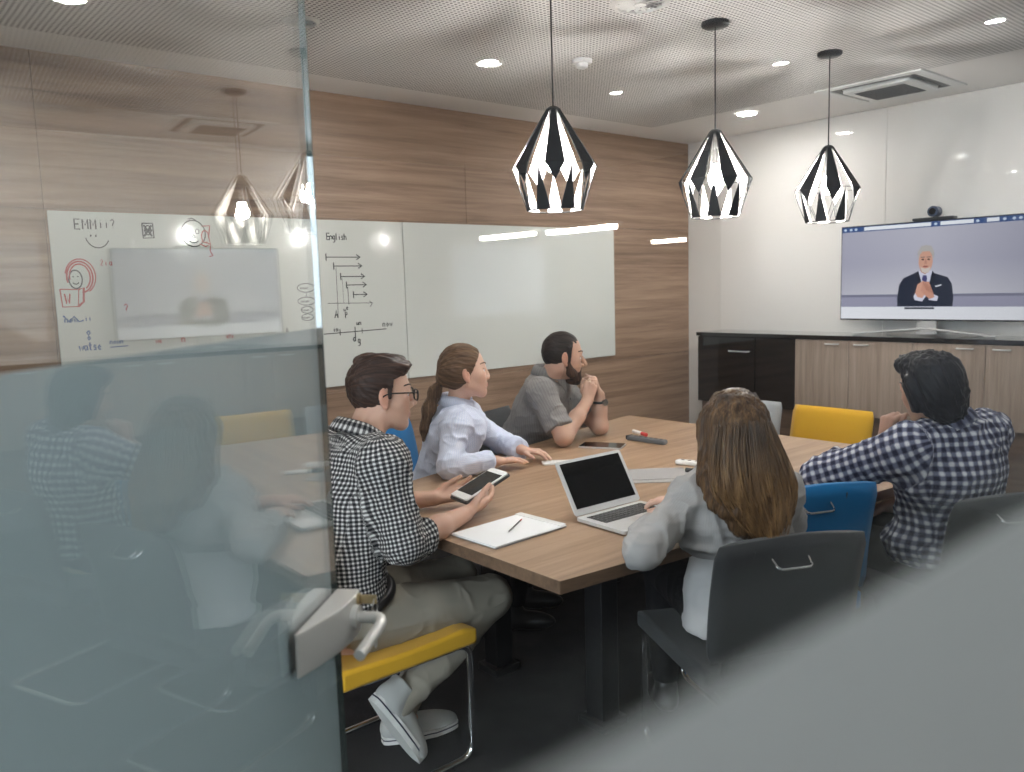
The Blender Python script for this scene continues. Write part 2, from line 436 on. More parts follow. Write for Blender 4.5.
def diffuser(x,y,r,label):
    t=thing('ceiling_air_diffuser',label,'air vent',(x,y,CE))
    MB().lathe([(r,-.001),(r,-.008),(r*.82,-.014),(r*.80,-.002)],n=40,cap=False).build('outer_ring',M_housing,t,smooth=True)
    MB().lathe([(r*.8,-.003),(.001,-.0035)],n=32).build('dark_plate',M_darkgrey,t)
    m=MB()
    for k in range(14):
        a=2*PI*k/14; Mx=Matrix.Rotation(a,4,'Z')@Matrix.Translation((r*.52,0,-.009))@Matrix.Rotation(.5,4,'X')
        m.box((-r*.27,-r*.055,-.001),(r*.27,r*.055,.001),Mx)
    m.build('swirl_grille',M_housing,t)
    MB().lathe([(r*.22,-.004),(r*.2,-.014),(.001,-.015)],n=24).build('hub',M_housing,t,smooth=True)
diffuser(2.63,2.24,.118,'round white swirl air diffuser cut by the top edge of the photo')
diffuser(1.653,3.2,.075,'small round swirl air diffuser on the ceiling beside the glass door edge')
# ceiling cassette
t=thing('air_conditioner','square white ceiling air conditioner cassette with grey grille near the screen wall','air conditioner',(4.99,2.345,CE))
m=MB(); 
for lo,hi in (((-.31,-.31,-.012),(-.25,.31,0)),((.25,-.31,-.012),(.31,.31,0)),((-.25,-.31,-.012),(.25,-.25,0)),((-.25,.25,-.012),(.25,.31,0))): m.box(lo,hi)
m.build('cassette_frame',M_whiteplastic,t,bevel=.003)
for lo,hi in (((-.25,-.25,-.006),(-.205,.25,-.002)),((.205,-.25,-.006),(.25,.25,-.002)),((-.205,-.25,-.006),(.205,-.205,-.002)),((-.205,.205,-.006),(.205,.25,-.002))): MB().box(lo,hi).build('air_slot',M_black,t)
MB().prism(rounded(.40,.40,.03),-.028,-.003).build('centre_panel',M_whiteplastic,t,bevel=.010)
m=MB(); m.box((-.145,-.145,-.0292),(.145,.145,-.0282))
for k in range(22): 
    y=-.14+.28*k/21; m.box((-.14,y-.003,-.0325),(.14,y+.003,-.0293))
m.build('intake_grille',M_greyplastic,t)
# ---------------------------------------------------------------- faceted pendant lamps
t_=NT('lamp panel black'); t_.b.inputs['Base Color'].default_value=srgb(38,39,41); t_.b.inputs['Roughness'].default_value=.6; t_.b.inputs['Specular IOR Level'].default_value=.15; M_lblack=t_.m
M_lwhite=plain('lamp panel white lining',srgb(236,232,226),.5)
def pendant():
    t=thing('pendant_lamp','','pendant lamp',(0,0,CE))
    MB().lathe([(.058,0),(.058,-.018),(.05,-.024),(.001,-.025)],n=36).build('canopy',M_black,t,smooth=True)
    MB().cyl((0,0,-.02),(0,0,-.47),.0032,n=10).build('cord',M_black,t,smooth=True)
    MB().cyl((0,0,-.455),(0,0,-.47),.012,.016,n=16).cyl((0,0,-.47),(0,0,-.60),.016,n=16).build('socket',M_black,t,smooth=True)
    MB().ball((0,0,-.655),.030,20,(1,1,1.15)).cyl((0,0,-.60),(0,0,-.635),.013,.016,n=16).build('bulb',M_bulb,t,smooth=True)
    n=14; zt,zm,zk,zb=-.462,-.668,-.728,-.825; rt,rm,rk,rb=.026,.157,.140,.104
    T=[Vector((rt*math.cos(2*PI*i/n),rt*math.sin(2*PI*i/n),zt)) for i in range(n)]
    Mm=[Vector((rm*math.cos(2*PI*i/n),rm*math.sin(2*PI*i/n),zm)) for i in range(n)]
    K=[Vector((rk*math.cos(2*PI*(i+.5)/n),rk*math.sin(2*PI*(i+.5)/n),zk if i%2==0 else zm+.002)) for i in range(n)]
    B=[Vector((rb*math.cos(2*PI*i/n),rb*math.sin(2*PI*i/n),zb)) for i in range(n)]
    def panels(polys):
        """sheet metal facets joined along their folds: black outside, white inside"""
        m=MB()
        for pts in polys:
            c=sum(pts,Vector())/len(pts); nr=(pts[1]-pts[0]).cross(pts[2]-pts[0]).normalized()
            if nr.dot(Vector((c.x,c.y,0)))<0: nr=-nr; pts=pts[::-1]
            vo=[m.bm.verts.new(p) for p in pts]; vi=[m.bm.verts.new(p-nr*.003) for p in pts]
            m.mi=0; m._f(vo)
            for i in range(len(pts)): m._f([vo[i],vi[i],vi[(i+1)%len(pts)],vo[(i+1)%len(pts)]])
            m.mi=1; m._f(vi[::-1])
        return m
    for i in range(n):
        j=(i+1)%n
        if i%2==0:
            A,Bm=Mm[i]+(Mm[i]-Mm[j])*.02,Mm[j]+(Mm[j]-Mm[i])*.02
            panels([[T[i],T[j],Bm,A],[A,Bm,K[i]]]).build('facet_panel',[M_lblack,M_lwhite],t)                     # kite from the neck to below the waist
        else: panels([[K[i]+Vector((0,0,-.004)),B[i]+(B[i]-B[j])*.12,B[j]+(B[j]-B[i])*.12]]).build('lower_facet_panel',[M_lblack,M_lwhite],t)   # triangle standing on the rim
    fr=MB()
    for i in range(n):
        j=(i+1)%n
        fr.path([T[i],Mm[i]],.0014,6); fr.path([Mm[i],K[i]],.0014,6); fr.path([Mm[j],K[i]],.0014,6)
        if i%2==0: fr.path([K[i],B[i]],.0014,6); fr.path([K[i],B[j]],.0014,6)
        fr.path([B[i],B[j]],.0024,6)
    fr.build('wire_frame',M_lblack,t,smooth=True)
    MB().lathe([(.014,.012),(.028,.002),(.029,-.006),(.014,-.004)],c=(0,0,zt),n=16).build('neck_cap',M_black,t,smooth=True)
    return t
p0=pendant(); p0.location=(2.165,2.265,CE); p0['label']='faceted black and white pendant lamp nearest the glass, hanging left of the other two'
p0.rotation_euler=(0,0,.15)
p1=dup(p0,(3.085,2.212,CE),.35,'faceted black and white pendant lamp hanging in the middle of the three')
p2=dup(p0,(3.955,2.162,CE),.0,'faceted black and white pendant lamp closest to the wall screen, below the air conditioner')
# ---------------------------------------------------------------- white glass board on the wood wall
bx0,bx1,bz0,bz1=.875,4.63,.965,1.905; BY=YB-.018
b=thing('mounted_whiteboard','long white glass writing board with doodles and timeline arrows on the wood wall','whiteboard',(0,0,0))
MB().box((bx0,BY,bz0),(2.766,BY+.008,bz1)).build('glass_panel',M_board,b,bevel=.0015)
MB().box((2.770,BY,bz0),(bx1,BY+.008,bz1)).build('glass_panel',M_board,b,bevel=.0015)
for x in (.97,1.8,2.68,2.86,3.7,4.54):
    for z in (bz0+.07,bz1-.07): MB().cyl((x,BY+.008,z),(x,YB-.0005,z),.012,n=12).build('standoff',M_chrome,b)
class Ink:
    def __init__(s): s.m=MB()
    def st(s,pts,w=.004):
        """one marker stroke as a thin ribbon of ink lying on the board; pts are (x, z) metres"""
        y=BY-.0007; L=[];R=[]
        for i,(x,z) in enumerate(pts):
            a=pts[max(i-1,0)];c=pts[min(i+1,len(pts)-1)]; d=(c[0]-a[0],c[1]-a[1]); n=math.hypot(*d) or 1
            L.append((x-d[1]/n*w/2,z+d[0]/n*w/2)); R.append((x+d[1]/n*w/2,z-d[0]/n*w/2))
        vl=[s.m.bm.verts.new((x,y,z)) for x,z in L]; vr=[s.m.bm.verts.new((x,y,z)) for x,z in R]
        for i in range(len(pts)-1): s.m._f([vl[i],vr[i],vr[i+1],vl[i+1]])
        return s
    def arc(s,cx,cz,rx,rz,a0=0,a1=360,w=.004,n=22):
        return s.st([(cx+rx*math.cos(math.radians(a0+(a1-a0)*k/n)),cz+rz*math.sin(math.radians(a0+(a1-a0)*k/n))) for k in range(n+1)],w)
    GL={'E':[[(1,1),(0,1),(0,0),(1,0)],[(0,.5),(.8,.5)]],'M':[[(0,0),(0,1),(.5,.4),(1,1),(1,0)]],'I':[[(.5,1),(.5,0)]],'W':[[(0,1),(.25,0),(.5,.7),(.75,0),(1,1)]],
        'n':[[(0,.6),(0,0)],[(0,.45),(.4,.62),(.8,.5),(.8,0)]],'g':[[(.8,.55),(.3,.62),(.1,.3),(.4,.05),(.8,.2),(.8,.6),(.8,-.3),(.2,-.4)]],'l':[[(.3,1),(.3,.1),(.5,0)]],
        'i':[[(.4,.6),(.4,0)],[(.4,.82),(.42,.86)]],'s':[[(.8,.55),(.3,.6),(.2,.4),(.7,.25),(.6,.02),(.1,.06)]],'h':[[(.1,1),(.1,0)],[(.1,.4),(.5,.6),(.8,.4),(.8,0)]],
        '2':[[(.1,.8),(.5,1),(.85,.75),(.1,0),(.9,0)]],'o':[[(.5,.62),(.1,.35),(.4,0),(.85,.25),(.5,.62)]],'?':[[(.1,.8),(.5,1),(.85,.75),(.5,.4),(.5,.22)],[(.5,.05),(.52,0)]],
        'w':[[(0,.6),(.25,0),(.5,.5),(.75,0),(1,.6)]],'a':[[(.8,.55),(.3,.6),(.1,.25),(.4,0),(.8,.2),(.8,.6),(.85,0)]],'t':[[(.4,1),(.4,.1),(.7,0)],[(.1,.65),(.8,.65)]],
        'P':[[(.1,0),(.1,1),(.7,.95),(.75,.6),(.1,.5)]],'A':[[(0,0),(.45,1),(.9,0)],[(.2,.4),(.7,.4)]],'u':[[(.1,.6),(.15,.05),(.6,.1),(.8,.6),(.85,0)]],'r':[[(.1,.6),(.1,0)],[(.1,.4),(.6,.6)]],'e':[[(.1,.32),(.8,.36),(.5,.62),(.1,.3),(.4,0),(.8,.1)]]}
    def text(s,tx,x,z,h,w=.004,adv=.62,sl=0):
        for k,ch in enumerate(tx):
            for g in s.GL.get(ch,[]): s.st([(x+k*h*adv+px*h*.5,z+pz*h+k*sl) for px,pz in g],w)
        return s
    def arrow(s,x0,x1,z,w=.004):
        s.st([(x0,z),(x1,z)],w); s.st([(x0,z+.02),(x0,z-.02)],w*1.3); s.st([(x1-.025,z+.015),(x1,z),(x1-.025,z-.014)],w*1.3); return s
    def done(s,name,mat): return s.m.build(name,mat,b)
k=Ink()                                                         # left panel, black
k.text('EMM',.982,1.825,.045,.006,.75); k.text('ii?',1.085,1.832,.042,.005,.6)
k.st([(1.045,1.79),(1.048,1.80)],.006); k.st([(1.068,1.79),(1.070,1.80)],.006); k.arc(1.075,1.800,.052,.060,195,335,.005)
k.done('greeting_lettering',M_inkk)
k=Ink(); k.st([(1.278,1.858),(1.328,1.860),(1.330,1.790),(1.28,1.788),(1.278,1.858)],.007); k.st([(1.285,1.85),(1.322,1.797)],.009); k.st([(1.322,1.85),(1.285,1.797)],.009); k.st([(1.285,1.825),(1.325,1.825)],.008); k.arc(1.304,1.826,.014,.022,0,360,.006)
k.done('square_marking',M_inkk)
k=Ink(); k.arc(1.522,1.815,.060,.065,0,360,.006); k.arc(1.500,1.825,.009,.012); k.arc(1.542,1.825,.009,.012); k.st([(1.522,1.81),(1.513,1.795),(1.531,1.795),(1.522,1.81)]); k.arc(1.522,1.785,.024,.016,200,340,.005)
k.st([(1.50,1.885),(1.52,1.89),(1.54,1.88)],.005)
k.done('face_marking',M_inkk)
k=Ink(); k.st([(1.565,1.852),(1.607,1.855),(1.598,1.80),(1.604,1.764),(1.56,1.775)],.007); k.arc(1.58,1.80,.018,.03,0,300,.006); k.st([(1.55,1.765),(1.58,1.75),(1.606,1.764),(1.60,1.73),(1.613,1.705),(1.595,1.70)],.006)
k.done('red_scribble_marking',M_inkr)
k=Ink(); k.st([(.897,1.551),(.975,1.548),(.968,1.470),(.902,1.470),(.897,1.551)],.006); k.st([(.975,1.548),(.997,1.556),(.992,1.492),(.968,1.470)],.010); k.text('W',.914,1.485,.045,.007,1)
k.arc(.985,1.605,.055,.072,-85,200,.008); k.arc(.985,1.605,.044,.060,-60,190,.007); k.arc(.988,1.608,.064,.080,-60,170,.006)
k.done('red_box_marking',M_inkr); k=Ink(); k.text('2ia',1.077,1.658,.028,.004,.7); k.done('red_note_lettering',M_inkr); k=Ink(); k.text('?',1.165,1.435,.04,.005); k.done('red_question_marking',M_inkr); k=Ink()
k.text('we',1.30,1.277,.026,.005); k.done('red_word_lettering',M_inkr); k=Ink(); k.text('n',1.425,1.275,.035,.006); k.done('red_letter_marking',M_inkr); k=Ink(); k.text('mate',1.64,1.28,.022,.005)
k.done('red_word_lettering',M_inkr)
k=Ink(); k.arc(.966,1.595,.028,.042,0,360,.006); k.st([(.956,1.605),(.957,1.61)],.006); k.st([(.976,1.605),(.977,1.61)],.006); k.arc(.966,1.585,.013,.012,200,340,.005)
k.done('portrait_marking',M_inkk)
k=Ink(); k.st([(.90,1.43),(.925,1.40),(.945,1.425),(.965,1.40),(.985,1.405)],.007); k.text('now',.905,1.398,.028,.006,.7); k.text('ii',.99,1.402,.026,.005); k.text('o',.992,1.335,.035,.007); k.text('o',.994,1.312,.028,.007)
k.text('watse',.955,1.265,.036,.007,.55); k.text('noun',1.09,1.287,.024,.005,.65); k.st([(1.09,1.272),(1.17,1.274)],.005)
k.done('blue_lettering',M_inkb)
k=Ink()                                                         # word boxes beside the door edge
for i,(z,hh) in enumerate(((1.53,.024),(1.457,.022),(1.409,.018),(1.368,.018))): k.arc(2.118,z,.052 if i<2 else .036,hh,0,360,.005); k.text('noun',2.085,z-.008,.018,.004,.65)
k.st([(2.118,1.505),(2.118,1.48)],.004)
k.done('word_map_lettering',M_inkk); k=Ink(); k.text('A',1.985,1.29,.03,.006); k.done('letter_marking',M_inkk)
k=Ink()                                                         # right of the door edge: the tense chart
k.text('English',2.262,1.795,.036,.006,.50)
for x0,x1,z in ((2.251,2.469,1.698),(2.296,2.478,1.648),(2.337,2.493,1.588),(2.371,2.502,1.540),(2.413,2.504,1.484)): k.arrow(x0,x1,z,.005)
k.st([(2.310,1.64),(2.308,1.36)],.003); k.st([(2.345,1.58),(2.348,1.44)],.002); k.st([(2.378,1.53),(2.380,1.43)],.004); k.st([(2.246,1.440),(2.535,1.433)],.003); k.st([(2.515,1.445),(2.537,1.432),(2.520,1.411)],.004)
k.text('A',2.286,1.355,.045,.007); k.text('we',2.345,1.388,.028,.006,.6,.012); k.text('P',2.352,1.352,.034,.006)
k.st([(2.21,1.268),(2.624,1.276)],.005); k.st([(2.314,1.292),(2.314,1.255)],.006); k.st([(2.412,1.300),(2.412,1.235)],.006); k.st([(2.458,1.288),(2.458,1.258)],.005)
k.text('in',2.272,1.278,.028,.006); k.text('un',2.423,1.308,.028,.006); k.text('ag',2.395,1.215,.038,.007,.8,-.012); k.text('now',2.600,1.290,.034,.006,.7)
k.done('tense_chart_marking',M_inkk)
# ---------------------------------------------------------------- low wall cabinets
CF=5.18; CT=1.118; CBt=.592
cab=thing('wall_cabinet','low wall cabinet with wood doors and bar handles beside glossy black doors, under the screen','cabinet',(0,0,0))
MB().box((CF+.021,-.1,CBt),(XR-.001,3.872,CT-.028)).build('carcass',M_black,cab)
MB().box((CF-.010,-.1,CT-.028),(XR-.001,3.882,CT)).build('countertop',M_blackgloss,cab,bevel=.002)
MB().box((CF+.05,-.1,0),(XR-.001,3.872,CBt-.002)).build('base_panel',M_plinth,cab)
def handle(m,yc,z,w=.085,x=CF):
    m.path([(x,yc-w/2,z),(x-.028,yc-w/2,z),(x-.028,yc+w/2,z),(x,yc+w/2,z)],.0048,10,fillet=.012); return m
for y0,y1,hy in ((3.052,2.668,2.78),(2.664,2.256,2.58),(2.252,1.841,1.95),(1.837,1.43,1.75),(1.426,1.02,1.13),(1.016,.61,.93)):
    d=MB().box((CF,y1,CBt),(CF+.02,y0,CT-.032)).build('door',M_cabwood,cab,bevel=.0015)
    handle(MB(),hy,1.062).build('bar_handle',M_silver,d,smooth=True)
for y0,y1,hy in ((3.872,3.372,3.50),(3.368,3.056,None)):
    d=MB().box((CF,y1,CBt),(CF+.02,y0,CT-.032)).build('gloss_door',M_blackgloss,cab,bevel=.0015)
    if hy: handle(MB(),hy,.985,.16).build('bar_handle',M_silver,d,smooth=True)
# ---------------------------------------------------------------- wall screen on its stand
TX=5.36; ty0,ty1,tz0,tz1=1.692,2.826,1.214,1.836
tv=thing('television','wide flat television showing a grey haired man in a dark suit, on a chrome stand','television',(TX,2.259,CT))
def tvp(mb,name,mat,**k):
    o=mb.build(name,mat,tv,**k); return o
def L(x,y,z): return (x-TX,y-2.259,z-CT)
tvp(MB().box(L(TX,ty0,tz0),L(TX+.035,ty1,tz1)),'housing',M_black,bevel=.004)
m=MB(); m.box(L(TX+.012,2.20,CT+.012),L(TX+.03,2.318,tz0+.02))
m.path([L(TX-.06,2.70,CT+.008),L(TX+.02,2.26,CT+.045),L(TX-.06,1.83,CT+.008)],.007,8)
m.path([L(TX+.12,2.56,CT+.008),L(TX+.02,2.26,CT+.045),L(TX+.12,1.96,CT+.008)],.007,8)
tvp(m,'stand',M_silver,smooth=True)
# the picture: it gives off its own light
t=NT('screen picture backdrop'); sp=t.node('ShaderNodeSeparateXYZ'); t.link(t.coord(kind='Generated'),sp.inputs[0])
c=t.ramp(sp.outputs[2],[(0,srgb(196,198,208)),(.16,srgb(206,206,214)),(.6,srgb(178,178,194)),(1,srgb(186,186,200))])
w=t.ramp(t.math('ABSOLUTE',t.math('SUBTRACT',sp.outputs[1],.5)),[(0,(1,1,1,1)),(.5,(.82,.82,.86,1))])
e=t.node('ShaderNodeEmission',i_Strength=SCRL); t.link(t.mixc(1.0,c,w,'MULTIPLY'),e.inputs[0]); t.link(e.outputs[0],t.out.inputs[0]); M_scr=t.m
EM={}
def em(r,g,b):
    if (r,g,b) not in EM: EM[(r,g,b)]=emission('screen colour %d %d %d'%(r,g,b),srgb(r,g,b),SCRL)
    return EM[(r,g,b)]
sw,sh=ty1-ty0-.014,tz1-tz0-.016
scr=tvp(MB().box(L(TX-.0012,ty0+.007,tz0+.009),L(TX,ty1-.007,tz1-.007)),'screen',M_scr)
def S(pts,col,lay,name):
    """a flat patch of the picture; pts in screen fractions, x to the viewer's right, y up"""
    m=MB(); P=[L(TX-.0014-.0003*lay,ty1-.007-(x if lay<2 or 'toolbar' in name else .492+(x-.518)*.66)*sw,tz0+.009+y*sh) for x,y in pts]; m.poly(P); return m.build(name,em(*col),scr)
def rect(x0,y0,x1,y1): return [(x0,y0),(x1,y0),(x1,y1),(x0,y1)]
def oval(cx,cy,rx,ry,n=24,a0=0,a1=360): return [(cx+rx*math.cos(math.radians(a0+(a1-a0)*k/n)),cy+ry*math.sin(math.radians(a0+(a1-a0)*k/n))) for k in range(n)]
S(rect(0,.13,1,.235),(150,150,172),1,'picture_wall_band'); S(rect(0,.235,1,.262),(120,121,142),1,'picture_ledge'); S(rect(0,0,1,.13),(226,228,236),1,'picture_desk')
S(rect(0,.945,1,1),(58,84,134),1,'toolbar')
for a,bb in ((.135,.515),(.565,.735),(.80,.86)): S(rect(a,.955,bb,.992),(236,240,248),2,'toolbar_field')
for a in (.02,.055,.085,.54,.755,.885,.93,.96): S(oval(a,.972,.009,.014,12),(200,214,236),2,'toolbar_button')
# seated speaker, seen from the desk up
S([(.29,.135),(.285,.22),(.30,.36),(.335,.43),(.42,.475),(.46,.50),(.56,.50),(.60,.47),(.70,.43),(.735,.36),(.75,.22),(.745,.135)],(34,40,58),2,'suit_jacket')
S([(.455,.50),(.50,.34),(.52,.32),(.55,.36),(.575,.50)],(206,208,228),3,'shirt_front')
S([(.50,.455),(.527,.455),(.535,.42),(.525,.33),(.505,.34),(.492,.42)],(66,66,116),4,'necktie')
S([(.475,.56),(.48,.49),(.515,.465),(.55,.49),(.56,.56)],(188,138,118),4,'neck_patch')
S(oval(.518,.60,.058,.118),(206,158,138),5,'face_patch')
S(oval(.518,.665,.070,.085,20,-10,190),(150,148,148),4,'grey_hair'); S([(.452,.61),(.452,.70),(.48,.755),(.518,.765),(.56,.755),(.585,.70),(.584,.61),(.572,.66),(.55,.70),(.49,.70),(.465,.66)],(178,174,172),6,'grey_hair')
S([(.477,.545),(.49,.49),(.518,.475),(.548,.49),(.56,.545),(.545,.53),(.518,.522),(.492,.53)],(206,196,190),6,'beard_patch')
for x in (.495,.543): S(oval(x,.617,.011,.009,12),(70,52,48),7,'eye_patch'); S(rect(x-.017,.636,x+.017,.645),(120,104,98),7,'brow_patch')
S([(.515,.62),(.523,.62),(.531,.572),(.508,.572)],(188,136,118),7,'nose_patch'); S(oval(.519,.545,.022,.008,12),(150,82,78),7,'mouth_patch')
S([(.425,.24),(.435,.20),(.50,.185),(.53,.24),(.50,.30),(.45,.295)],(214,214,232),5,'shirt_cuff'); S([(.55,.20),(.62,.19),(.63,.235),(.57,.27)],(214,214,232),5,'shirt_cuff')
S([(.44,.27),(.455,.36),(.50,.40),(.535,.37),(.54,.30),(.50,.22),(.46,.23)],(212,160,140),6,'hand_patch'); S([(.485,.30),(.50,.385),(.55,.39),(.58,.30),(.60,.23),(.56,.21),(.52,.25)],(202,148,128),7,'hand_patch')
for k in range(4): S([(.50+.018*k,.385-.012*k),(.506+.018*k,.388-.012*k),(.54+.014*k,.30-.010*k),(.534+.014*k,.296-.01*k)],(172,118,100),8,'finger_line')
S([(.60,.345),(.655,.36),(.65,.345),(.605,.33)],(214,216,226),5,'pocket_square')
S([(.46,.50),(.485,.40),(.50,.30),(.46,.40),(.435,.46)],(24,28,42),4,'lapel'); S([(.575,.50),(.565,.40),(.545,.32),(.60,.40),(.60,.465)],(24,28,42),4,'lapel')
S(rect(.35,.105,.60,.125),(64,68,80),3,'picture_laptop')
# camera on top of the television
wc=thing('webcam','small dark video camera perched on the top edge of the television','camera',(TX+.015,2.225,tz1))
MB().box((-.03,-.12,.0005),(.03,.13,.018)).build('camera_base',M_darkgrey,wc,bevel=.006)
MB().cyl((-.045,0,.052),(.025,0,.052),.033,n=24).build('camera_body',plain('camera blue grey',srgb(52,66,92),.35),wc,smooth=True,bevel=.004)
MB().cyl((-.0495,0,.052),(-.0455,0,.052),.02,n=20).build('camera_lens',M_screenoff,wc,smooth=True)
MB().cyl((0,0,.017),(0,0,.024),.014,n=16).build('swivel',M_black,wc,smooth=True)
# ---------------------------------------------------------------- meeting table (wider towards the screen)
TZ=.74; TT=.036
tab=thing('meeting_table','wedge shaped wooden meeting table with black legs filling the middle of the room','table',(2.5,2.2,0))
def W(x,y): return (x-2.5,y-2.2)
pts=[(1.417,1.497),(2.79,1.345),(3.585,1.27),(3.585,3.17),(3.50,3.16),(1.46,2.655),(1.417,2.64)]
tp=MB().prism([W(*p) for p in pts],TZ-TT+.0008,TZ).build('tabletop',M_table,tab)
pe=[W(*p) for p in pts]; m=MB()
for i in range(len(pe)):
    a,b_=Vector(pe[i]).to_3d(),Vector(pe[(i+1)%len(pe)]).to_3d(); d=(b_-a).normalized(); n=Vector((d.y,-d.x,0))
    q=[a,b_,b_+n*.0016,a+n*.0016]; m.prism([(v.x,v.y) for v in q],TZ-TT,TZ-.0003)
m.build('edge_band',M_tableedge,tp)
for x,y in ((1.95,1.86),(1.95,2.42),(3.25,1.65),(3.25,2.75)):
    MB().box((x-2.5-.04,y-2.2-.04,.03),(x-2.5+.04,y-2.2+.04,TZ-TT)).box((x-2.5-.06,y-2.2-.06,0),(x-2.5+.06,y-2.2+.06,.03)).build('leg',M_black,tab,bevel=.004)
MB().box(W(1.75,2.1)+(TZ-TT-.05,),W(3.4,2.18)+(TZ-TT,)).build('support_rail',M_black,tab)
MB().box(W(2.3,2.0)+(.56,),W(3.0,2.28)+(TZ-TT-.05,)).build('cable_tray',M_darkgrey,tab)
# ---------------------------------------------------------------- chairs
def fabric(name,col,var=.12,sc=420):
    t=NT(name); n=t.noise(t.coord(),sc,2); n2=t.noise(t.coord(),6,3)
    d=tuple(c*(1-var) for c in col[:3])+(1,); t.link(t.mixc(t.math('ADD',t.math('MULTIPLY',n,.6),t.math('MULTIPLY',n2,.4)),d,col),t.b.inputs['Base Color'])
    t.b.inputs['Roughness'].default_value=.8; t.b.inputs['Specular IOR Level'].default_value=.25; t.b.inputs['Sheen Weight'].default_value=.12; t.bump(n,.25,.001); return t.m
M_yel=fabric('yellow upholstery',srgb(206,158,34)); M_blu=fabric('blue upholstery',srgb(16,110,168)); M_gry=fabric('charcoal upholstery',srgb(58,60,62)); M_lgy=fabric('pale grey upholstery',srgb(150,152,154))
def slab(w,pr,th,n=14,crown=.0):
    """upholstered panel following a side profile pr [(y,z)...]: rounded edges, slightly dished across"""
    m=MB(); R=[]
    for i,(y,z) in enumerate(pr):
        a=pr[max(i-1,0)];c=pr[min(i+1,len(pr)-1)]; d=(c[0]-a[0],c[1]-a[1]); l=math.hypot(*d); nx,nz=-d[1]/l,d[0]/l
        k=1.0
        if i==0 or i==len(pr)-1: k=.45
        elif i==1 or i==len(pr)-2: k=.88
        ring=[]; ww=w*(1-.0) 
        if i==0 or i==len(pr)-1: ww=w-.02
        N=12
        for j in range(N+1): 
            x=-ww/2+ww*j/N; e=min(1,(ww/2-abs(x))/.02); f=math.sqrt(max(0,1-(1-e)**2))*.75+.25; s=crown*(2*x/ww)**2
            ring.append((x,y+nx*(th/2*k*f)+nx*s,z+nz*(th/2*k*f)+nz*s))
        for j in range(N,-1,-1):
            x=-ww/2+ww*j/N; e=min(1,(ww/2-abs(x))/.02); f=math.sqrt(max(0,1-(1-e)**2))*.75+.25; s=crown*(2*x/ww)**2
            ring.append((x,y-nx*(th/2*k*f)+nx*s,z-nz*(th/2*k*f)+nz*s))
        R.append([m.bm.verts.new(p) for p in ring])
    return m.skin(R)
def chair(label,mat,loc,face,top=.82):
    """cantilever conference chair; local +y is the way the sitter faces, origin on the floor under the seat"""
    t=thing('conference_chair',label,'chair',(loc[0],loc[1],0),face-PI/2)
    m=MB(); N=10; R=[]
    for k in range(N+1):
        y=.245-.48*k/N; zt=.452-.010*math.sin(PI*k/N)-(.012 if k==0 else 0); zb=.388
        row=[]
        for j in range(9): x=-.225+.45*j/8; row.append((x,y,zt-.008*math.sin(PI*j/8)))
        for j in range(8,-1,-1): row.append((-.225+.45*j/8,y,zb))
        R.append([m.bm.verts.new(p) for p in row])
    m.skin(R); m.build('seat',mat,t,smooth=True,bevel=.012,seg=3)
    back=[(-.222-.055*math.sin(k/10*1.35)+.018*math.sin(PI*k/10),.475+(top-.475)*k/10) for k in range(11)]
    slab(.45,back,.042,crown=.022).build('backrest',mat,t,smooth=True,auto=False)
    def by(z):
        k=(z-.475)/((top-.475)/10); return -.222-.055*math.sin(k/10*1.35)+.018*math.sin(PI*k/10)-.021
    for x in (-.11,.11): MB().path([(x,by(.49+(top-.52)/10*i)-.002,.49+(top-.52)/10*i) for i in range(11)],.0022,6).build('seam_piping',M_darkgrey,t,smooth=True)
    m=MB(); y=by(top-.065); m.path([(-.055,y+.004,top-.055),(-.05,y-.03,top-.078),(.05,y-.03,top-.078),(.055,y+.004,top-.055)],.0045,8,fillet=.015); m.build('pull_handle',M_chrome,t,smooth=True)
    r=.0115; m=MB()
    for s in (-1,1): m.path([(s*.205,-.20,.392),(s*.205,.225,.392),(s*.205,.225,.0125),(s*.205,-.235,.0125)]+([(0,-.235,.0125)] if s<0 else [(0,-.235,.0125)]),r,12,fillet=.055,steps=7)
    m.path([(-.205,-.19,.392),(.205,-.19,.392)],r*.9,10); m.path([(-.205,.12,.392),(.205,.12,.392)],r*.9,10)
    m.build('cantilever_frame',M_chrome,t,smooth=True)
    for s in (-1,1): MB().path([(s*.17,-.20,.39),(s*.17,-.235,.43),(s*.17,-.247,.56)],.009,8,fillet=.03).build('back_bracket',M_black,t,smooth=True)
    return t
CH1=chair('yellow upholstered chair carrying the man in the small checked shirt and glasses',M_yel,(1.265,2.20),0.0)
chair('dark grey chair with a chrome pull handle behind the long haired woman',M_gry,(2.06,1.40),math.atan2(.895,.446))
chair('blue chair pushed in at the table between the two sitters seen from behind',M_blu,(2.50,1.585),math.radians(66),.845)
chair('charcoal chair under the person in the navy and white checked shirt',M_gry,(2.90,1.14),math.radians(62))
chair('blue chair behind the woman in the pale blue blouse',M_blu,(2.26,3.15),math.radians(-58),.87)
chair('dark chair behind the bearded man in the grey shirt',M_gry,(2.96,3.30),math.radians(-72))
chair('yellow chair left empty at the wide end of the table, its back to the cabinets',M_yel,(3.79,2.185),math.radians(180))
chair('pale grey chair left empty beside the yellow one at the wide end of the table',M_lgy,(3.80,2.70),math.radians(184))
# ---------------------------------------------------------------- things on the table
TB=TZ+.0004
def at(x,y,az): return Matrix.Translation((x,y,TB))@Matrix.Rotation(az,4,'Z')
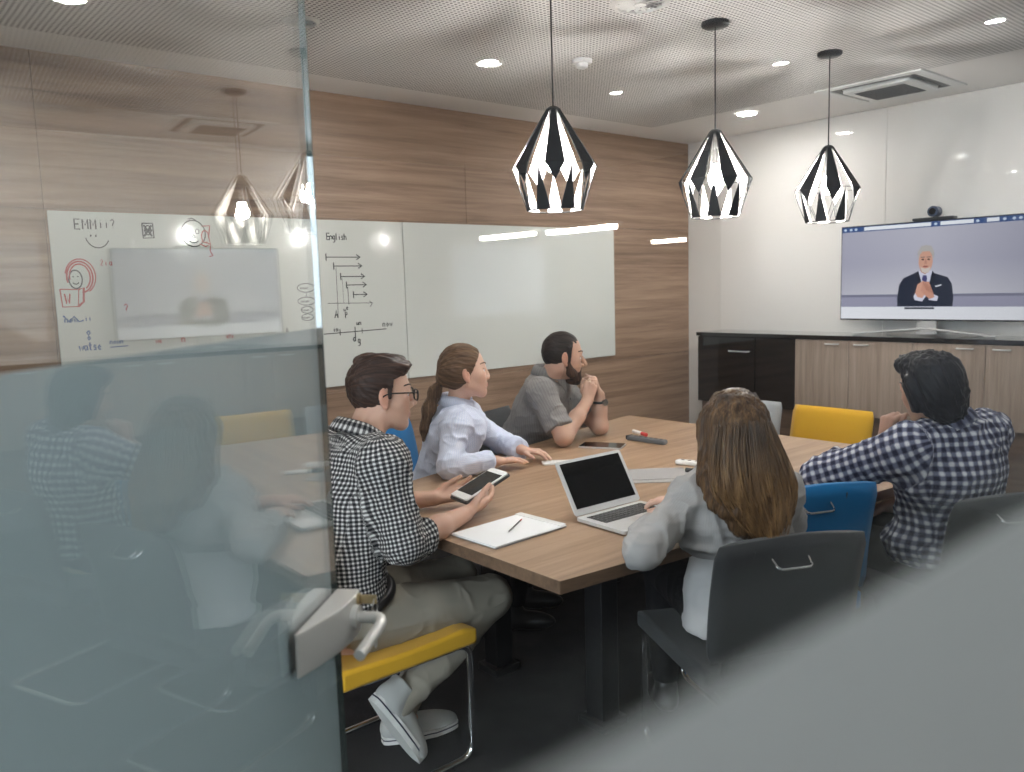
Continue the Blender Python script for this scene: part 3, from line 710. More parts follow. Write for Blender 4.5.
# laptop: hinge along local x, front towards -y
lp=thing('laptop','open silver laptop with a dark screen in front of the long haired woman','laptop',(1.975,1.735,TB),math.radians(-2))
MB().prism(rounded(.305,.215,.012),.003,.015).build('keyboard_deck',M_silver,lp,bevel=.002)
MB().box((-.14,-.095,.0005),(.14,.095,.003)).build('rubber_feet',M_black,lp)
m=MB()
for r_ in range(5):
    for c_ in range(14):
        x=-.128+.0183*c_; y=.082-.0185*r_
        if r_==4 and 3<c_<9: continue
        m.box((x,y-.0145,.0151),(x+.0148,y,.0165))
m.box((-.128+.0183*4,.082-.0185*4-.0145,.0151),(-.128+.0183*8.8,.082-.0185*4,.0165))
MB().box((-.1345,-.010,.01505),(.1345,.088,.0153)).build('key_well',M_silver,lp)
m.build('key_print',M_black,lp)
MB().box((-.05,-.088,.01505),(.05,-.022,.0153)).build('trackpad',M_steel,lp)
lidM=Matrix.Translation((0,.108,.016))@Matrix.Rotation(math.radians(-31),4,'X')
lid=MB().prism([(x,z+.0955) for x,z in rounded(.305,.191,.012)],-.0,.006,lidM@Matrix.Rotation(PI/2,4,'X')@Matrix.Translation((0,0,-.003))).build('lid',M_silver,lp,bevel=.0015)
MB().box((-.138,-.0036,.022),(.138,-.0032,.180),lidM).build('display',M_screenoff,lid)
# note pad with loose sheets
nb=thing('notepad','white notepad of loose sheets lying at the table corner before the man with glasses','notepad',(1.61,1.925,TB),math.radians(3))
MB().box((-.15,-.103,0),(.15,.103,.003)).build('card_back',M_greypaper,nb)
m=MB()
for k in range(4): m.box((-.149,-.102,.0031+.0016*k),(.149,.102,.0043+.0016*k),Matrix.Rotation(random.uniform(-.035,.035),4,'Z')@Matrix.Translation((random.uniform(-.004,.004),random.uniform(-.004,.004),0)))
m.build('sheet',M_paper,nb)
MB().box((.122,-.103,.0097),(.150,.103,.0112)).build('binding_strip',M_whiteplastic,nb)
pn=thing('pen','thin dark pen with a red tip lying across the white notepad','pen',(1.635,1.925,TB+.0145),math.radians(32))
MB().cyl((-.068,0,0),(.05,0,0),.0022,n=10).build('barrel',M_darkgrey,pn,smooth=True); MB().cyl((.0505,0,0),(.066,0,0),.0026,.0022,n=10).build('cap',M_red,pn,smooth=True); MB().cyl((-.069,0,0),(-.076,0,0),.0018,.0006,n=10).build('tip',M_steel,pn,smooth=True)
# phone-like tablet by the bearded man
tb=thing('small_tablet','dark small tablet lying flat on the table before the bearded man','tablet',(2.80,2.645,TB),math.radians(-61))
MB().prism(rounded(.205,.12,.01),0,.008).build('tablet_body',M_steel,tb,bevel=.002); MB().prism(rounded(.199,.114,.008),.0081,.0086).build('tablet_screen',M_screenoff,tb)
rm=thing('conference_remote','long dark grey remote bar lying near the middle of the table','remote control',(3.02,2.56,TB),math.radians(93))
MB().prism(rounded(.225,.042,.012),0,.022).build('remote_body',M_greyplastic,rm,bevel=.006)
m=MB()
for k in range(6): m.cyl((-.085+.03*k,0,.0221),(-.085+.03*k,0,.0238),.008,n=14)
m.build('button',M_darkgrey,rm); MB().box((.095,-.02,.004),(.1135,.02,.0235)).build('end_cap',M_black,rm,bevel=.003)
mk=thing('board_marker','red marker with a white barrel lying beyond the dark remote bar','marker',(3.16,2.745,TB+.0092),math.radians(70))
MB().cyl((-.055,0,0),(.03,0,0),.0088,n=16).build('barrel',M_whiteplastic,mk,smooth=True); MB().cyl((-.100,0,0),(-.0555,0,0),.0092,n=16).build('cap',M_red,mk,smooth=True)
mk=thing('board_marker','white marker with a black cap lying beside the white remote','marker',(2.655,1.945,TB+.0097),math.radians(-72))
MB().cyl((-.035,0,0),(.075,0,0),.0092,n=16).build('barrel',M_whiteplastic,mk,smooth=True); MB().cyl((-.085,0,0),(-.0355,0,0),.0096,n=16).build('cap',M_black,mk,smooth=True)
wr=thing('white_remote','small white remote lying on the table left of the long haired woman','remote control',(2.755,2.08,TB),math.radians(-74))
MB().prism(rounded(.16,.045,.014),0,.018).build('remote_shell',M_whiteplastic,wr,bevel=.006); m=MB()
for k in range(3): m.cyl((-.05+.03*k,0,.0181),(-.05+.03*k,0,.0195),.007,n=14)
m.build('button',M_lgy if False else M_greyplastic,wr)
pp=thing('grey_folder','flat pale grey card folder lying behind the laptop','folder',(2.50,2.075,TB),math.radians(50))
MB().box((-.075,-.135,0),(.12,.135,.002)).build('cover',M_greypaper,pp); MB().box((-.118,-.13,.0005),(-.0755,.13,.0028)).build('spine_flap',plain('pale card',srgb(152,150,148),.6),pp); MB().box((-.07,-.13,.0021),(.118,.13,.0036)).build('inner_sheet',plain('grey print',srgb(150,147,146),.7,var=.06,bscale=40),pp)
wp=thing('white_phone','slim white phone under the hand of the woman in the pale blue blouse','phone',(2.40,2.535,TB),math.radians(-35))
MB().prism(rounded(.13,.062,.01),0,.008).build('phone_body',M_whiteplastic,wp,bevel=.002)
# keys in the door lock
kr=thing('key_ring','small bunch of brass and steel keys hanging from the lock on the glass door','keys',(0,0,0)); kr.matrix_world=DM
M2=M_brass
MB().box((-.0195,-.078,.958),(-.0165,-.0485,.974)).build('lock_key',M2,kr,bevel=.0008)
rp=[(-.018+.013*math.cos(2*PI*k/20),-.074,.951+.016*math.sin(2*PI*k/20)) for k in range(21)]
MB().path(rp,.0011,6).build('split_ring',M_steel,kr,smooth=True)
for dx,rot,mt in ((-.006,.25,M_steel),(.006,-.2,M2),(.0,.05,M_steel)):
    Mx=Matrix.Translation((-.018+dx,-.074+dx*.7,.937))@Matrix.Rotation(rot,4,'Y')
    MB().prism(rounded(.022,.022,.009),-.001,.001,Mx@Matrix.Translation((0,0,-.010))@Matrix.Rotation(PI/2,4,'X')).box((-.004,-.001,-.052),(.004,.001,-.019),Mx).build('hanging_key',mt,kr)
# ---------------------------------------------------------------- people
def skin_mat(name):
    t=NT(name); a=t.node('ShaderNodeAttribute',attribute_name='tone'); t.link(a.outputs['Color'],t.b.inputs['Base Color'])
    t.b.inputs['Roughness'].default_value=.5; t.b.inputs['Specular IOR Level'].default_value=.4
    t.b.inputs['Subsurface Weight'].default_value=.12; t.b.inputs['Subsurface Radius'].default_value=(1,.35,.2); t.b.inputs['Subsurface Scale'].default_value=.006
    t.bump(t.noise(t.coord(),260,3),.06,.001); return t.m
M_skin=skin_mat('skin')
def gingham(name,base,line,pitch,duty=.5,both=None,rough=.8,soft=.08):
    """woven check that follows the cloth: bands across and along every sleeve and panel"""
    t=NT(name); a=t.node('ShaderNodeAttribute',attribute_name='cloth'); s=t.node('ShaderNodeSeparateXYZ'); t.link(a.outputs['Vector'],s.inputs[0])
    def band(o):
        f=t.math('ABSOLUTE',t.math('SUBTRACT',t.math('FRACT',t.math('DIVIDE',o,pitch)),.5))
        m=t.node('ShaderNodeMapRange'); t.link(f,m.inputs[0]); m.inputs[1].default_value=duty*.5-soft; m.inputs[2].default_value=duty*.5+soft; return m.outputs[0]
    x,y=band(s.outputs[0]),band(s.outputs[1])
    c=t.mixc(t.math('MULTIPLY',t.math('ADD',x,y),.5),line,base) if both is None else t.ramp(t.math('MULTIPLY',t.math('ADD',x,y),.5),[(0,line),(.5,both),(1,base)])
    t.link(c,t.b.inputs['Base Color']); t.b.inputs['Roughness'].default_value=rough; t.b.inputs['Specular IOR Level'].default_value=.2
    t.bump(t.noise(t.coord(),500,2),.15,.001); return t.m
def striped(name,base,line,pitch,duty=.25,amount=.5):
    t=NT(name); a=t.node('ShaderNodeAttribute',attribute_name='cloth'); s=t.node('ShaderNodeSeparateXYZ'); t.link(a.outputs['Vector'],s.inputs[0])
    f=t.math('LESS_THAN',t.math('FRACT',t.math('DIVIDE',s.outputs[0],pitch)),duty)
    n=t.noise(t.coord(),380,2)
    c=t.mixc(t.math('MULTIPLY',f,amount),base,line); c=t.mixc(t.math('MULTIPLY',n,.25),c,line)
    t.link(c,t.b.inputs['Base Color']); t.b.inputs['Roughness'].default_value=.8; t.b.inputs['Specular IOR Level'].default_value=.2; t.bump(n,.2,.001); return t.m
def hair_mat(name,dark,mid,light,axis_attr='strand',sc=1.0,shine=.5):
    t=NT(name); a=t.node('ShaderNodeAttribute',attribute_name='strand'); mp=t.node('ShaderNodeMapping'); t.link(a.outputs['Vector'],mp.inputs[0]); mp.inputs['Scale'].default_value=(260*sc,260*sc,9)
    n=t.noise(mp.outputs[0],1,3,.6); mp2=t.node('ShaderNodeMapping'); t.link(a.outputs['Vector'],mp2.inputs[0]); mp2.inputs['Scale'].default_value=(45*sc,45*sc,3)
    n2=t.noise(mp2.outputs[0],1,2,.5)
    t.link(t.ramp(t.math('ADD',t.math('MULTIPLY',n,.55),t.math('MULTIPLY',n2,.45)),[(.3,dark),(.5,mid),(.72,light)]),t.b.inputs['Base Color'])
    t.b.inputs['Roughness'].default_value=shine; t.b.inputs['Specular IOR Level'].default_value=.2; t.bump(n,.6,.002); return t.m
def frame(yaw,pitch=0,roll=0):
    """rows: forward, left, up. yaw 0 looks along +x; pitch > 0 looks down; roll > 0 tips towards the right shoulder"""
    R=Matrix.Rotation(yaw,3,'Z')@Matrix.Rotation(pitch,3,'Y')@Matrix.Rotation(roll,3,'X')
    return np.array([R@Vector((1,0,0)),R@Vector((0,1,0)),R@Vector((0,0,1))],dtype=float)
class Head:
    def __init__(s,c,yaw,pitch=0,roll=0,k=1.0): s.c=V(c); s.M=frame(yaw,pitch,roll); s.k=k
    def p(s,x,y,z): return s.c+s.k*(V(x,y,z)@s.M)
    def d(s,x,y,z): return V(x,y,z)@s.M
    def loc(s,P): return ((P-s.c)/s.k)@s.M.T
    def prims(s,fem=0,nose=1.0):
        k=s.k; E=lambda c,r,kk,op='u',cut=None: ellip(s.p(*c),V(r)*k,s.M,kk,op,cut)
        Cn=lambda a,b,ra,rb,kk,op='u': cone(s.p(*a),s.p(*b),ra*k,rb*k,kk,op)
        L=[E((-.010,0,.030),(.094,.074,.086),.02), E((.030,0,-.030),(.054,.056,.072),.035), E((.050,0,-.060),(.037,.037,.036),.025)]
        jw=.050-.006*fem
        for y in (1,-1):
            L+=[Cn((-.006,y*jw,-.052),(.058,y*.016,-.097),.017,.014,.028), Cn((.050,y*.044,-.018),(.056,y*.034,-.030),.018,.018,.022)]
        L+=[ball(s.p(.068,0,-.099),(.0165-.002*fem)*k,.020), Cn((.074,-.028,.022),(.074,.028,.022),.0125-.003*fem,.0125-.003*fem,.014)]
        for y in (1,-1): L.append(ball(s.p(.101,y*.034,.001),.0190*k,.012,'s'))
        for y in (1,-1):
            L.append(ellip(s.p(.0720,y*.032,.0098),V(.0125,.0165,.0055)*k,s.M,.004)); L.append(ellip(s.p(.0705,y*.032,-.0098),V(.0115,.015,.0045)*k,s.M,.004))
        L+=[Cn((.084,0,.012),(.106*nose**.5,0,-.030),.0075,.0098,.010)]
        for y in (1,-1): L.append(ball(s.p(.094,y*.0115,-.036),.0088*k,.007))
        for y in (1,-1): L+=[Cn((.0885,0,-.0600),(.078,y*.022,-.0655),.0046,.0028,.005), Cn((.0872,0,-.0710),(.077,y*.020,-.0670),.0052,.0028,.005)]
        for y in (1,-1):
            fr=(Matrix.Rotation(-.3*y,3,'Z')@Matrix.Rotation(-.18,3,'Y')); A=np.array([fr@Vector((1,0,0)),fr@Vector((0,1,0)),fr@Vector((0,0,1))],dtype=float)@s.M
            L+=[ellip(s.p(-.010,y*.078,-.006),V(.017,.008,.030)*k,A,.006), ellip(s.p(-.004,y*.0865,-.002),V(.0095,.0065,.017)*k,A,.004,'s'), ball(s.p(-.003,y*.078,-.034),.0085*k,.006)]
        return L
    def tone(s,P,base,lip,stubble=None):
        q=s.loc(P); c=np.tile(V(base),(len(P),1))
        m=((q[:,0]>.074)&(np.abs(q[:,1])<.022)&(np.abs(q[:,2]+.066)<.0098-.15*np.abs(q[:,1]))).astype(float)[:,None]; c=c*(1-m)+V(lip)*m
        r=np.exp(-(((q[:,0]-.06)/.03)**2+((np.abs(q[:,1])-.042)/.02)**2+((q[:,2]+.03)/.025)**2))[:,None]*.25; c=c*(1-r)+c*V(1.08,.82,.80)*r
        e=(np.abs(q[:,1])>.0765)&(np.abs(q[:,0]+.01)<.03)&(np.abs(q[:,2]+.008)<.034); c[e]*=V(1.03,.86,.82)
        if stubble is not None:
            w=((q[:,2]<-.045)&(q[:,0]>-.01)&(np.linalg.norm(q,axis=1)<.16)).astype(float)[:,None]*.35; c=c*(1-w)+V(stubble)*w
        return c
    def features(s,par,iris=(.12,.07,.04),brow=None,res=8):
        k=s.k
        ew=plain('eye white %s'%par.name,(.85,.83,.80,1),.2); ei=plain('iris %s'%par.name,iris+(1,),.15)
        for y in (1,-1):
            c=s.p(.0690,y*.032,.0)
            m=MB(); m.ball(Vector(c),.0118*k,16); eye=m.build('eye',ew,par,smooth=True)
            d=Vector(s.d(1,y*.06,0)).normalized(); m=MB(); R=[]
            x,_=None,None
            m.cyl(Vector(c)+d*.0098*k,Vector(c)+d*.0119*k,.0062*k,.005*k,14); m.build('iris',ei,eye)
            if brow is not None:
                m=MB(); pts=[s.p(.0885-.055*t*t*.55,y*(.012+.04*t),.0245+.008*math.sin(PI*t*.8)) for t in np.linspace(0,1,8)]
                m.path(pts,[.0036*k*(1-.6*abs(t-.35)) for t in np.linspace(0,1,8)],8); m.build('eyebrow',brow,par,smooth=True)
def arm(S,E,Wr,r=1.0):
    return [cone(S,E,.050*r,.041*r,.03), cone(E,V(E)*.45+V(Wr)*.55,.041*r,.036*r,.02), cone(V(E)*.45+V(Wr)*.55,Wr,.036*r,.0265*r,.02)]
def hand(Wr,d,n,right,curl=((20,25,15),)*4,spread=.10,thumb=(.55,.75,-.25),tcurl=20,k=1.0):
    """palm, four jointed fingers and a thumb. d wrist to knuckles, n out of the back of the hand"""
    Wr=V(Wr);d=unit(d);n=V(n);n=unit(n-d*(n@d)); lat=np.cross(n,d) if right else -np.cross(n,d)    # lat: towards the thumb
    k=k*.98; L=[]; kn=[]
    for i,(y,l) in enumerate(((.029,.086),(.010,.089),(-.009,.085),(-.026,.078))):
        a=Wr+k*(d*.008+lat*y*.55); b=Wr+k*(d*l+lat*y+n*(.004 if i in (1,2) else 0)); kn.append(b)
        L.append(cone(a,b,.0135*k,.0108*k,.012))
    for i,(ln,c,y) in enumerate(zip((.070,.079,.073,.056),curl,(.029,.010,-.009,-.026))):
        sp=spread*(1.2,.3,-.5,-1.5)[i]; dd=unit(d*math.cos(sp)+lat*math.sin(sp)); p=kn[i]; ang=0; r=(.0092,.0094,.009,.008)[i]*k
        for j,(f,ca) in enumerate(zip((.45,.31,.24),c)):
            ang+=math.radians(ca); v=dd*math.cos(ang)-n*math.sin(ang); q=p+v*ln*f*k
            L.append(cone(p,q,r,r*.92,.003 if j else .006)); p=q; r*=.92
    p=Wr+k*(d*.022+lat*.022-n*.006); v=unit(d*thumb[0]+lat*thumb[1]+n*thumb[2]); L.append(cone(Wr+k*d*.012,p+v*.03*k,.0145*k,.0125*k,.010)); p=p+v*.036*k
    tw=unit(d*1.0-lat*.15+n*thumb[2]*.5)
    for j,f in enumerate((.034,.028)):
        a=math.radians(tcurl)*(j+1); v2=unit(v*math.cos(a)+tw*math.sin(a)); q=p+v2*f*k; L.append(cone(p,q,.0108*k*(1-.1*j),.0092*k*(1-.1*j),.004)); p=q
    return L
def torso(st,grow=0.0,k=.03):
    L=[(V(c),l,a+grow,b+grow) for c,l,a,b in st]
    if grow>0: c,l,a,b=L[-1]; L[-1]=(c-V(0,0,.030),l,a*.62,b*.62)          # garments end low enough to leave the neck free
    return tube(L,k)
def cloth_uv(Vv,bones,N=None):
    """cloth coordinates for every vertex: around and along its nearest sleeve, leg or body panel"""
    best=None; out=np.zeros((len(Vv),3))
    for A,B,R,ref,off,*pl in bones:
        A=V(A);B=V(B);ax=unit(B-A);Ln=np.linalg.norm(B-A); ref=V(ref); rx=unit(ref-ax*(ref@ax)); ry=np.cross(ax,rx)
        s=(Vv-A)@ax; t=np.clip(s,0,Ln); q=Vv-A-t[:,None]*ax; d=np.linalg.norm(q,axis=1)-R
        u=np.arctan2(q@ry,-(q@rx))*R                      # the seam lies on the side that ref points to
        if best is None: best=d.copy(); m=np.ones(len(Vv),bool)
        else: m=d<best; best=np.where(m,d,best)
        if pl:                                             # body panel cut flat: front and back, sides, yoke
            l,f=unit(pl[0]),unit(pl[1]); nl,nf,nz=np.abs(N@l),np.abs(N@f),np.abs(N[:,2])*.8; x,y=Vv@l,Vv@f
            u=np.where((nf>=nl)&(nf>=nz),x,np.where(nz>nl,x,y)); s=np.where((nz>nf)&(nz>nl),y,Vv[:,2])
        out[m,0]=u[m]+off; out[m,1]=s[m]+off*.37; out[m,2]=off
    return out
def wrinkle(v,q,amp,freq,seed=0,dirs=None):
    """soft folds with crisp ridges, warped so that they wander: displaced along the normals"""
    n=vnormals(v,q); wp=np.stack([noise3(v*6+seed+k*9.1) for k in range(3)],1)*.035
    P=(v+wp)*V(1,1,.62)*freq+seed*7.3
    r1=1-np.minimum(1,np.abs(noise3(P))*2.6); r2=1-np.minimum(1,np.abs(noise3((v+wp*.6)*V(.8,.8,1.25)*freq*1.9+seed*3.1+11))*2.4); lo=noise3(v*freq*.45+seed)
    m=np.clip(.55+noise3(v*7+seed*1.7),0,1)
    return v+n*(amp*(r1*r1*.95*m+r2*r2*.50*(1-m*.5)+lo*.5-.35))[:,None]
def hairs(v,q,amp,flow,seed=0,f=150.0):
    n=vnormals(v,q); fl=unit(flow); P=v-np.outer(v@fl,fl)*.90
    return v+n*(amp*(noise3(P*f+seed)+.8*noise3(P*f*.4+seed*2)))[:,None]
def strand_attr(v,flow,c):
    """coordinates for the hair shader: z runs along the strands"""
    fl=unit(flow); a=unit(np.cross(fl,V(.3,.5,.8))); b=np.cross(fl,a); p=v-V(c); return np.stack([p@a,p@b,p@fl],1)
def cap_attr(v,h):
    """combed hair on a head: strands run from front to back over the crown"""
    q=h.loc(v); ang=np.arctan2(q[:,1],q[:,2]-.02); return np.stack([ang*.08,np.zeros(len(v)),(q[:,0]-q[:,2]*.4)*1.0],1)
def body_mesh(name,label,prims,res,head,base,lip,group=None,stub=None):
    v,q=field_mesh(prims,res); v=relax(v,q,1,.35)
    o=quad_mesh(name,v,q,M_skin,None,{'tone':('FLOAT_COLOR',np.concatenate([head.tone(v,base,lip,stub),np.ones((len(v),1))],1))}); tag(o,label,'person',group); return o
def garment(name,prims,res,mat,par,bones,amp=.004,freq=16,seed=1,dirs=None,sm=2):
    v,q=field_mesh(prims,res); v=relax(v,q,sm,.5)
    at={'cloth':('FLOAT_VECTOR',cloth_uv(v,bones,vnormals(v,q)))} if bones else {}
    if amp: v=relax(wrinkle(v,q,amp,freq,seed,dirs),q,1,.5)
    return quad_mesh(name,v,q,mat,par,at)
def hair_mesh(name,prims,res,mat,par,h,amp=.0018,flow=None,seed=3,sm=1):
    v,q=field_mesh(prims,res); v=relax(v,q,sm,.5)
    f=flow if flow is not None else h.d(1,0,-.35); v=hairs(v,q,amp,f,seed)
    at=cap_attr(v,h) if flow is None else strand_attr(v,flow,h.c)
    return quad_mesh(name,v,q,mat,par,{'strand':('FLOAT_VECTOR',at)})
def collar(h_c,axis,fwd,mat,par,r0=.064,rise=.030,fall=.040,gap=22,tip=.03,cl=None):
    """shirt collar: a stand that rises round the neck and a leaf folded down over it, open at the front"""
    c=V(h_c);ax=unit(axis);f=V(fwd);f=unit(f-ax*(f@ax));l=np.cross(ax,f); N=40
    prof=[(r0-.002,-.012),(r0-.004,rise*.6),(r0-.002,rise),(r0+.004,rise+.003),(r0+.012,rise*.6),(r0+.020,rise-fall)]
    P=[]
    for i in range(N+1):
        a=math.radians(gap+(360-2*gap)*i/N); e=max(0,1-min(i,N-i)/5.0)
        for j,(r,z) in enumerate(prof):
            rr=r; zz=z
            if j>=4: zz=z-e*tip*(j-3)*.6; rr=r+e*.004
            fr=1.12+.0*math.cos(a)
            P.append(c+f*(rr*math.cos(a)*fr)+l*(rr*math.sin(a))+ax*(zz-.018*max(0,math.cos(a))))
    P=np.array(P); k=len(prof); Q=[]
    for i in range(N):
        for j in range(k-1): Q.append((i*k+j,(i+1)*k+j,(i+1)*k+j+1,i*k+j+1))
    o=quad_mesh('collar',P,np.array(Q),mat,par,{'cloth':('FLOAT_VECTOR',np.stack([np.repeat(np.arange(N+1),k)*.0095,np.tile(np.arange(k),N+1)*.011,np.zeros(len(P))],1))})
    s=o.modifiers.new('thickness','SOLIDIFY'); s.thickness=.0028; s.offset=0; return o
def sneaker(heel,toe,up,par,mat,solemat,stripe,right):
    """canvas shoe: rubber sole, upper, toe cap, laces; heel and toe are points on the sole"""
    heel=V(heel);toe=V(toe);d=toe-heel;Ln=np.linalg.norm(d);d/=Ln;up=unit(V(up)-d*(V(up)@d)); l=np.cross(up,d); A=np.array([d,l,up])
    P=lambda x,y,z: heel+Ln*x*d+y*l+z*up
    k=Ln/.28; sgn=-1 if right else 1
    pr=[ellip(P(.16,0,.045),V(.055,.036,.05)*k,A,.02),ellip(P(.46,sgn*.002,.035),V(.10,.040,.042)*k,A,.03),ellip(P(.78,sgn*.004,.022),V(.068,.045,.034)*k,A,.03),cone(P(.17,0,.05),P(.15,0,.105),.038*k,.040*k,.02),half(P(0,0,.004),-up,heel-.4,heel+.4),half(P(.15,0,.108),up-.35*d*0,heel-.4,heel+.4)]
    v,q=field_mesh(pr,.004); v=relax(v,q,2,.5); sh=quad_mesh('shoe',v,q,mat,par)
    def outline(g):
        R=[]
        for t in np.linspace(0,2*PI,40,endpoint=False):
            x=.5+.5*math.cos(t); w=(.034+.013*math.sin(PI*min(1,x*.95))**1 *(1 if x>.3 else .6)+.004*(x>.6))*k; w*=math.sin(max(.001,min(PI,math.acos(max(-1,min(1,1-2*x))))))**.55
            R.append((x*Ln+(x-.5)*2*g,(1 if math.sin(t)>=0 else -1)*(w+g)))
        return R
    def layer(z0,z1,g,nm,mt):
        m=MB(); Mx=Matrix([list(d)+[0],list(l)+[0],list(up)+[0],[0,0,0,1]]).transposed(); Mx.translation=Vector(heel); m.prism(outline(g),z0,z1,Mx); return m.build(nm,mt,sh)
    layer(-.002*k,.024*k,.004,'rubber_sole',solemat); layer(.0125*k,.0165*k,.0052,'sole_stripe',stripe); 
    m=MB()
    for i in range(5):
        x=.40+.075*i; z=(.078-.006*i-.010*i*i*.18)*k; m.path([P(x,-.022*k,z-.012*k),P(x+.012,0,z+.003*k),P(x+.0,.022*k,z-.012*k)],.0026,6)
    m.build('laces',solemat,sh,smooth=True)
    return sh
# ---- man with glasses at the narrow end of the table
SKIN1=(.56,.34,.25); LIP1=(.50,.24,.20)
M_hbrown=hair_mat('dark brown hair',srgb(22,15,12),srgb(50,34,27),srgb(92,64,48))
M_chk1=gingham('small black and white check',srgb(206,204,200),srgb(20,20,24),.0125,.56,srgb(100,98,98))
M_chino=plain('beige chino cloth',srgb(150,143,130),.85,spec=.2,bumpy=.1,bscale=400,var=.12)
M_belt=plain('black leather belt',srgb(20,19,19),.4); M_canvas=plain('pale grey canvas',srgb(176,176,172),.85,bumpy=.15,bscale=500); M_rubber=plain('white rubber sole',srgb(220,219,214),.5); M_navy=plain('navy stripe rubber',srgb(34,36,58),.5); M_frame=plain('black spectacle acetate',srgb(14,13,13),.25)
def lens_glass():
    return glass_mat('spectacle lens',.05,.9)
M_lens=lens_glass()
h=Head((1.366,2.245,1.176),math.radians(-20),math.radians(3),0,1.0)
S_R,S_L=V(1.245,2.045,.995),V(1.265,2.395,.995); E_R,E_L=V(1.255,1.985,.765),V(1.33,2.455,.775); W_R,W_L=V(1.560,2.085,.776),V(1.600,2.320,.778)
lat=V(.03,1,0)
st=[((1.155,2.21,.50),lat,.172,.125),((1.155,2.21,.60),lat,.165,.12),((1.175,2.21,.70),lat,.158,.118),((1.22,2.215,.86),lat,.175,.125),((1.25,2.22,.97),lat,.165,.10),((1.275,2.225,1.035),lat,.085,.065)]
H_R,H_L=V(1.18,2.12,.515),V(1.18,2.30,.515); K_R,K_L=V(1.675,2.115,.455),V(1.675,2.31,.475); A_R,A_L=V(1.285,2.105,.215),V(1.385,2.245,.10)
neck=[cone(h.p(-.022,0,-.05),(1.268,2.225,1.02),.055,.060,.03)]
legs=[]
for a,b,c in ((H_R,K_R,A_R),(H_L,K_L,A_L)): legs+=[cone(a,b,.088,.058,.03),cone(b,b*.6+c*.4,.056,.054,.02),cone(b*.6+c*.4,c,.054,.036,.02)]
hr=hand(W_R,(.95,.22,.13),(.0,-.62,-.78),True,((10,22,14),(10,22,14),(12,24,14),(14,26,16)),.05,(.70,.62,-.30),18)
hl=hand(W_L,(.88,-.40,.14),(.05,.58,-.82),False,((10,20,14),(10,20,14),(12,22,14),(14,24,16)),.05,(.92,.34,-.16),10)
pr=[torso(st,-.012)]+neck+h.prims()+arm(S_R,E_R,W_R)+arm(S_L,E_L,W_L)+[cone(A_R,V(1.31,2.105,.12),.034,.028,.02),cone(A_L,V(1.43,2.24,.055),.030,.020,.02)]+[ball(S_R,.058,.04),ball(S_L,.058,.04)]+hr+hl
pr[1:1]=[cone(a[0],a[1],.07,.05,.03) for a in ((H_R,K_R),(H_L,K_L))]+[cone(K_R,A_R,.048,.033,.02),cone(K_L,A_L,.048,.033,.02)]
man=body_mesh('person','man in glasses and a small checked shirt holding a tablet at the narrow table end',pr,.0036,h,SKIN1,LIP1)
h.features(man,brow=M_hbrown)
bones=[((1.15,2.21,.45),(1.26,2.22,1.0),.15,(-.2,1,0),0,lat,(1,-.03,0)),(S_R,E_R,.055,(0,1,0),3),(E_R,W_R,.05,(0,1,0),5),(S_L,E_L,.055,(0,-1,0),7),(E_L,W_L,.05,(0,-1,0),9)]
cutR=[(E_R+(W_R-E_R)*.30,W_R-E_R)]; cutL=[(E_L+(W_L-E_L)*.28,W_L-E_L)]
sp=[torso(st,.012),ball(S_R,.070,.06),ball(S_L,.070,.06),cone(S_R,(1.258,2.17,1.015),.060,.038,.04),cone(S_L,(1.264,2.28,1.015),.060,.038,.04),cone(S_R,E_R,.066,.058,.035),cone(S_L,E_L,.066,.058,.035),cone(E_R,W_R,.058,.057,.02,'u',cutR),cone(E_L,W_L,.058,.057,.02,'u',cutL),
    ellip((1.165,2.21,.585),(.142,.182,.06),None,.03)]
for E_,Wd,c in ((E_R,W_R,.30),(E_L,W_L,.28)):
    d=unit(Wd-E_); p=E_+(Wd-E_)*c; sp.append(cone(p-d*.06,p+d*.02,.0615,.0625,.004,'u',[(p,d),(p-d*.030,-d)]))
sp.append(half((1.19,2.21,.555),(.25,0,-1),(.5,1.5,.3),(2,3,1.3)))
shirt=garment('checked_shirt',sp,.0048,M_chk1,man,bones,.013,15,1)
collar((1.272,2.225,1.066),(.42,.02,1),h.d(1,0,0),M_chk1,shirt,.068,.026,.040)
tp=[ellip((1.16,2.21,.53),(.135,.182,.085),None,.03)]
for a,b,c,e in ((H_R,K_R,A_R,1.10),(H_L,K_L,A_L,1.10)):
    m_=b*.6+c*.4; tp+=[cone(a,b,.102,.073,.03),cone(b,m_,.071,.066,.02),cone(m_,c,.066,.050,.02,'u',[(m_+(c-m_)*e,c-m_)])]
garment('trousers',tp,.0052,M_chino,man,None,.0075,12,4)
m=MB(); m.path([(1.158+.147*math.cos(a),2.21+.187*math.sin(a),.578+.030*math.cos(a)) for a in np.linspace(0,2*PI,40)],.0165,10); o=m.build('belt',M_belt,man,smooth=True)
sneaker((1.195,2.105,.262),(1.345,2.11,.004),(.88,0,.47),man,M_canvas,M_rubber,M_navy,True)
sneaker((1.325,2.275,.004),(1.575,2.205,.002),(0,0,1),man,M_canvas,M_rubber,M_navy,False)
